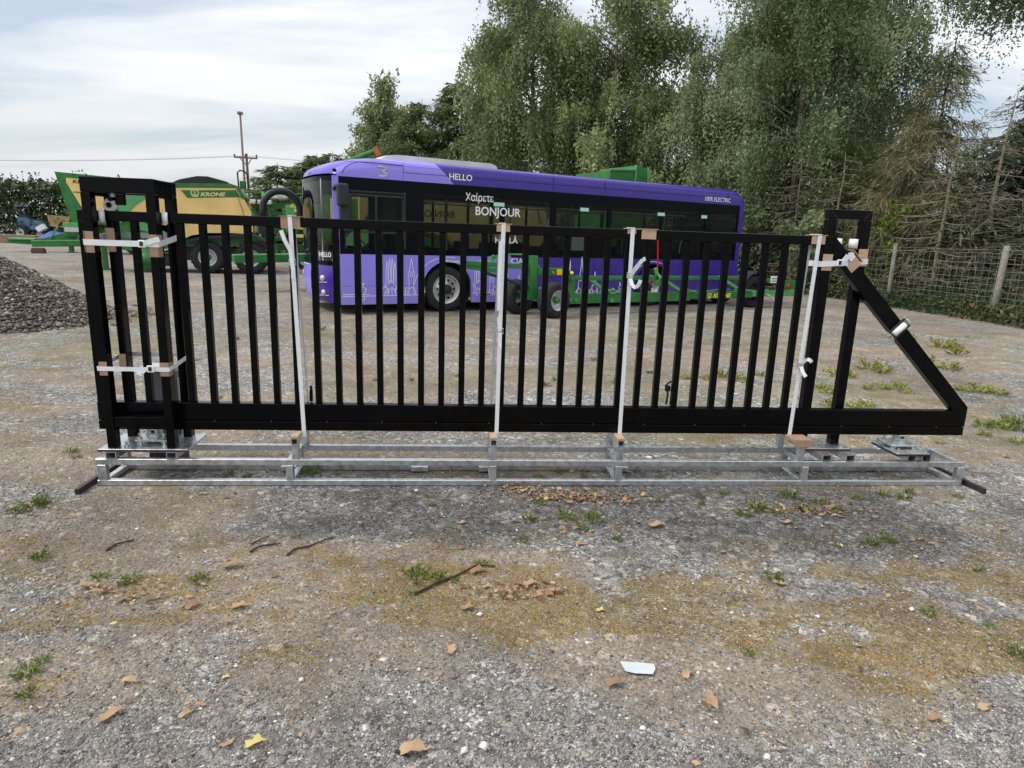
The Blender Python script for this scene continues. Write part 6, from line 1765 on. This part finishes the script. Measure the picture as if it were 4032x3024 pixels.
def oak_leaf(seed, s_):
    r_ = random.Random(seed); mb = MB(); pts = []
    for k in range(16):
        a = 2 * math.pi * k / 16
        rad = (.55 + .13 * math.cos(5 * a + r_.random())) * (1 + .35 * abs(math.cos(a)))
        rad *= r_.uniform(.8, 1.1)
        pts.append((rad * math.cos(a) * s_, rad * .68 * math.sin(a) * s_))
    cup = r_.uniform(.3, .9)
    z = lambda x, y: .012 + cup * s_ * ((y / s_) ** 2) * 1.2 + .12 * s_ * math.sin(4 * x / s_ + seed) 
    cv = mb.bm.verts.new((0, 0, .010))
    ring = [mb.bm.verts.new((x, y, z(x, y))) for x, y in pts]
    mid = [mb.bm.verts.new((x * .5, y * .5, z(x * .5, y * .5))) for x, y in pts]
    tone_idx = []
    for i in range(16):
        j = (i + 1) % 16
        mb.bm.faces.new((mid[i], mid[j], cv)); mb.bm.faces.new((ring[i], ring[j], mid[j], mid[i]))
    st = MB
    mb.tube([(.5 * s_, 0, .012), (.85 * s_, .06 * s_, .008)], [.02 * s_, .012 * s_], 4)
    me = mb.mesh('fallen_leaf', True)
    a = me.attributes.new('tone', 'FLOAT', 'FACE'); a.data.foreach_set('value', np.full(len(me.polygons), (1.0 if seed == 7 else r_.uniform(.1, .85)), 'f'))
    me.materials.append(M('dry_leaf'))
    return me
LEAFM = [oak_leaf(k, .042) for k in range(8)]
LG = 'larger fallen leaves lying on the gravel'
def put_leaf(px, py, k, s_, rz, label, group=LG):
    p = gnd(px, py)
    o = bpy.data.objects.new('fallen_leaf', LEAFM[k]); COL.objects.link(o)
    o.location = (p.x, p.y, float(gz(p.x, p.y)) + .002); o.rotation_euler = (0, 0, rz); o.scale = (s_,) * 3
    tag(o, label, 'leaf', group)
LV = [(2582, 2075, 0, 1.5, .3, 'large tan curled leaf alone on the grey gravel in front of the frame'),
      (2420, 2700, 1, 1.2, .2, 'pale curled leaf just below the white paper scrap'),
      (2702, 2665, 2, 1.0, 1.2, 'small tan leaf to the right of the white paper scrap'),
      (2797, 2775, 3, 1.5, 1.5, 'big lobed tan leaf on the bare dirt below the paper scrap'),
      (3070, 2305, 4, 1.1, .1, 'dark brown leaf with a green sprig behind it on the moss'),
      (3865, 2797, 5, .9, .6, 'small orange leaf on the gravel at the lower right'),
      (3672, 2836, 6, .9, .2, 'small orange brown leaf left of the one at the lower right'),
      (436, 2826, 0, 1.2, .9, 'lobed reddish leaf on pale gravel at the lower left'),
      (1006, 2938, 7, 1.1, .5, 'yellow star shaped leaf near the bottom edge'),
      (733, 2820, 2, .8, 1.0, 'small orange leaf left of the bottom middle'),
      (790, 2782, 3, .6, .2, 'tiny orange leaf just above the small orange one'),
      (898, 2938, 4, .8, 1.1, 'orange leaf just left of the yellow star shaped one'),
      (890, 2672, 7, .5, .3, 'tiny yellow leaf on pale gravel left of centre'),
      (908, 2236, 6, 1.5, .3, 'large brown leaf beside the twigs on the mossy ground'),
      (940, 2395, 0, 1.2, .2, 'dark curled leaf on the moss left of centre'),
      (760, 2392, 1, 1.2, 1.0, 'whitish torn leaf on the moss left of centre'),
      (510, 2692, 2, 1.0, .2, 'dark crumpled leaf on pale gravel at the left'),
      (345, 2316, 3, 1.3, .4, 'greyish crumpled leaf beside the left weeds'),
      (402, 2336, 4, 1.3, .7, 'dark grey leaf next to the left weeds'),
      (1776, 2570, 5, 1.0, 1.4, 'dark brown leaf on grey gravel near the centre bottom'),
      (1838, 2400, 6, 1.1, .2, 'reddish leaf with white fragment beside it near the centre'),
      (2085, 2305, 0, 1.2, .3, 'orange brown leaf right of the black stick'),
      (1880, 2256, 1, 1.4, .4, 'orange leaf lying at the upper end of the black stick'),
      (1630, 2970, 2, 1.6, .3, 'large dark brown leaf cut by the bottom edge'),
      (3962, 1802, 3, 1.2, .1, 'red brown curled leaf on the gravel right of the frame'),
      (2365, 2410, 7, .7, .2, 'small yellow leaf on the moss right of centre'),
      (1815, 2063, 5, .8, .4, 'small brown leaf among weeds in front of the frame'),
      (2220, 2102, 6, .8, .3, 'red brown leaf left of the large tan curled one'),
      (3100, 2060, 0, 1.0, .3, 'tan leaf in the leafy weed patch right of centre'),
      (3282, 2000, 1, 1.2, .3, 'orange leaf at the edge of the leafy weed patch'),
      (800, 1948, 2, .8, .3, 'tan leaf by the frame between two long rails on the left'),
      (2285, 2147, 3, 1.0, .3, 'pale leaf among the sparse weeds right of centre')]
for a in LV: put_leaf(*a)

# small dry leaf litter gathered against the frame and among weeds
rng = np.random.default_rng(91)
Cs = []
def litter(cx, cy, sx_, sy_, n_):
    p = gnd(cx, cy); Cs.append(np.stack([rng.normal(p.x, sx_, n_), rng.normal(p.y, sy_, n_)], -1))
litter(2260, 1962, .22, .06, 420); litter(2050, 1930, .10, .03, 90); litter(3130, 2010, .22, .05, 200); litter(2280, 1850, .25, .03, 160)
litter(2050, 2330, .14, .06, 120); litter(520, 2340, .16, .07, 110); litter(2320, 2090, .22, .10, 70); litter(3450, 2150, .25, .08, 60); litter(150, 2010, .12, .05, 40)
C2 = np.concatenate(Cs + [np.stack([rng.uniform(-2.6, 3.6, 420), 1.6 + 5 * rng.random(420) ** 1.3], -1)])
n = len(C2)
C = np.stack([C2[:, 0], C2[:, 1], gz(C2[:, 0], C2[:, 1]) + .008 + .014 * rng.random(n)], -1)
A = rand_unit(n, rng); A[:, 2] *= .35; B_ = np.cross(A, np.array([0, 0, 1.0]) + .5 * rand_unit(n, rng)); B_ /= np.linalg.norm(B_, axis=1, keepdims=True)
s_ = (rng.uniform(.006, .02, n) * np.where(rng.random(n) < .12, 1.7, 1.0))[:, None]
V, F, T = leaf_quads(C, A * s_, B_ * s_ * .6, rng.random(n))
me = np_mesh('leaf_litter', V, F, T); me.materials.append(M('dry_leaf'))
o = bpy.data.objects.new('leaf_litter', me); COL.objects.link(o); o['kind'] = 'stuff'; o['label'] = 'small dry leaf fragments strewn over the gravel'

# weeds
def weed_mesh(seed, nl, h, r_, tall=.6):
    rng = np.random.default_rng(seed)
    az = rng.random(nl) * 2 * np.pi; ln = rng.uniform(.4, 1.0, nl) * r_
    tip = np.stack([np.cos(az) * ln, np.sin(az) * ln, h * rng.uniform(.2, 1.0, nl) * (1 - .4 * (ln / r_))], -1)
    st = np.stack([np.cos(az) * ln * .25, np.sin(az) * ln * .25, np.full(nl, .004)], -1)
    v1, f1, t1 = stick_tris(st, tip, .006 * rng.uniform(.6, 1.4, nl), rng)
    K = 4
    q = rng.uniform(.4, 1.05, (nl, K, 1)); C = (st[:, None] + (tip - st)[:, None] * q).reshape(-1, 3) + rng.normal(0, .006, (nl * K, 3)); C[:, 2] = np.maximum(C[:, 2], .004)
    v2, f2, t2 = leaves_at(C, .012, rng, -.1, .5)
    V, F, T = join([(v1, f1, t1), (v2, f2, t2)])
    me = np_mesh('weed', V, F, T); me.materials.append(M('weed_green')); return me
WM = [weed_mesh(k, 26, .10 + .03 * (k % 3), .10 + .02 * (k % 2)) for k in range(5)]
ORD = 'first second third fourth fifth sixth seventh eighth ninth tenth eleventh twelfth thirteenth fourteenth fifteenth sixteenth seventeenth eighteenth nineteenth twentieth'.split()
def nth(i):
    return ORD[i] if i < 20 else 'twenty-' + ORD[i - 20]
def put_weed(px, py, k, s_, label, group, yellow=False):
    p = gnd(px, py)
    o = bpy.data.objects.new('weed', WM[k % 5]); COL.objects.link(o)
    o.location = (p.x, p.y, float(gz(p.x, p.y))); o.rotation_euler = (0, 0, random.uniform(0, 6)); o.scale = (s_ * .88, s_ * .88, s_ * random.uniform(.5, .9))
    if yellow:
        o.material_slots[0].link = 'OBJECT'; o.material_slots[0].material = M('weed_yellow')
    tag(o, label, 'weed', group)
for g_, lab, yl, lst in [
    ('weeds on the moss in the foreground', '%s small green weed from the left on the mossy foreground gravel', False,
     [(780, 2290, .6), (520, 2290, .7), (395, 2280, .6), (160, 2205, .7), (110, 2650, .7), (110, 2735, .5), (3045, 2275, .8), (2940, 2575, .4), (3660, 2420, .5), (3500, 2130, .8), (3850, 2250, .4), (4010, 2580, .7), (170, 2600, .4), (1990, 2050 + 300, .4), (1790, 2020 + 270, .4), (2700, 2180, .3), (3900, 2470, .4)]),
    ('weeds by the black stick', '%s green weed sprig from the left beside the black stick', False, [(1640, 2280, .9), (1720, 2285, .7), (1625, 2340, .4), (1900, 2220, .4)]),
    ('weeds in front of the frame', '%s low green weed from the left in front of the galvanised frame', False,
     [(2230, 2045, .8), (2330, 2050, .8), (2290, 2080, .6), (2080, 2050, .7), (2060, 2130, .5), (2430, 2130, .5), (2590, 1975, .3), (2760, 1985, .4), (2980, 2010, .9), (2930, 2030, .7), (3110, 1960, .9), (3160, 2000, .8), (3060, 2020, .7), (3230, 1980, .7), (3480, 1950, .7), (3560, 1965, .7), (3580, 1945, .6), (1690, 1960, .4), (1700, 1990, .3), (3770, 1960, .5), (3380, 1965, .5), (130, 1998, 1.0), (170, 1990, .8), (60, 2020, .7), (2130, 1985, .5), (300, 1800, .5), (3300, 2010, .5), (2850, 1945, .5), (3440, 2145, .7)]),
    ('weeds inside the frame', '%s green weed from the left between the galvanised frame rails', False,
     [(1230, 1862, .8), (1210, 1848, .5), (1330, 1870, .4), (900, 1870, .6), (980, 1880, .5), (2120, 1880, .6), (2200, 1865, .5), (2300, 1880, .4), (2600, 1880, .4)]),
    ('weeds behind the gate', '%s green weed patch from the left seen through the gate bars', False,
     [(520, 1590, .9), (280, 1780, .7), (700, 1270, .9), (930, 1340, 1.0), (1400, 1325, .7), (600, 1760, .7), (1950, 1470, .7), (1800, 1480, .5), (2050, 1460, .7), (2150, 1520, .7), (2190, 1500, .7), (530, 1250, 1.0), (860, 1570, .6), (1090, 1380, .8), (2420, 1510, .8), (2340, 1420, .8), (2560, 1470, .8), (1480, 1500, .5), (1620, 1500, .5), (1270, 1300, .9), (780, 1420, .6)])]:
    lst.sort()
    for i, (px, py, s_) in enumerate(lst):
        put_weed(px, py, i, s_, lab % nth(i), g_, yl)
YW = 'yellow green grass clumps behind the gate'
for i, (px, py, s_) in enumerate(sorted([(2850, 1490, 1.9), (2920, 1500, 1.7), (2790, 1495, 1.4), (2990, 1480, 1.2), (3290, 1480, 1.8), (3350, 1490, 1.4), (3240, 1530, 1.5), (3260, 1550, 1.2), (3420, 1455, 2.2), (3480, 1470, 1.8), (3700, 1370, 3.0), (3770, 1400, 2.6), (3640, 1440, 2.2), (3740, 1455, 2.0), (3860, 1545, 1.9), (3920, 1550, 1.9), (3800, 1540, 1.5), (3540, 1530, 1.3), (3480, 1530, 1.4), (3560, 1545, 1.2), (3260, 1600, 1.4), (3360, 1600, 1.3), (3420, 1598, 1.2), (3560, 1350, 2.6), (2700, 1490, 1.2), (3420, 1535, 1.2)])):
    put_weed(px, py, i, s_, '%s yellow green grass clump from the left behind the right half of the gate' % nth(i), YW, True)
for i, (px, py, s_) in enumerate(sorted([(3870, 1680, 1.3), (3920, 1675, 1.2), (3880, 1715, .9), (3990, 1665, 1.4), (4020, 1700, 1.2), (4010, 1745, 1.0), (3960, 1690, 1.0), (3700, 1745, .7)])):
    put_weed(px, py, i, s_, '%s bright green weed from the left beyond the gate tail' % nth(i), 'weeds right of the gate tail', i % 2 == 0)

# twigs
def twig(pts, r_, label):
    P_ = [gnd(*p) + Vector((0, 0, .008 + .004 * (i % 2))) for i, p in enumerate(pts)]
    mb = MB(); mb.tube(P_, [r_ * (1 - .5 * i / len(P_)) for i in range(len(P_))], 5)
    solo('twig', mb, 'twig_brown', WORLD, tuple(P_[0]), label, 'twig', 'dark twigs lying on the gravel')
twig([(1632, 2345), (1730, 2300), (1790, 2275), (1880, 2232), (1950, 2235)], .007, 'straight black stick lying across the moss near the centre')
twig([(985, 2178), (1020, 2160), (1060, 2150), (1105, 2148)], .006, 'short arched twig just left of the forked one')
twig([(1130, 2192), (1160, 2170), (1220, 2155), (1270, 2138), (1313, 2120)], .006, 'forked thin twig with knobbed end on the left middle gravel')
twig([(990, 2148), (1030, 2130), (1062, 2116)], .004, 'tiny twig above the short arched one')
twig([(420, 2173), (460, 2150), (528, 2131)], .006, 'bent grey twig alone on the left gravel')
twig([(1560, 2965), (1610, 2990)], .007, 'stubby pale twig at the bottom edge')
# pale loose stones
rng = np.random.default_rng(17)
for i, (px, py, s_) in enumerate(sorted([(1828, 2960, .022), (1905, 2945, .024), (540, 2086, .012), (1185, 2680, .014), (1640, 1934, .016), (1820, 1990, .008), (930, 2626, .014), (2870, 2640, .012), (3220, 2430, .016), (3590, 2405, .020), (3020, 2985, .016), (2820, 2850, .012), (2530, 2870, .016), (1890, 2420, .018), (55, 2405, .014), (1650, 2640, .012), (3150, 2245, .010), (2035, 2090, .010)])):
    p = gnd(px, py)
    me = stones_mesh('stone', np.zeros((1, 3)), np.array([s_]), rng, np.array([.97])); me.materials.append(M('pebble'))
    o = bpy.data.objects.new('stone', me); COL.objects.link(o); o.location = (p.x, p.y, float(gz(p.x, p.y)) + s_ * .3)
    tag(o, '%s pale loose stone from the left on the foreground gravel' % nth(i), 'stone', 'pale loose stones on the gravel')
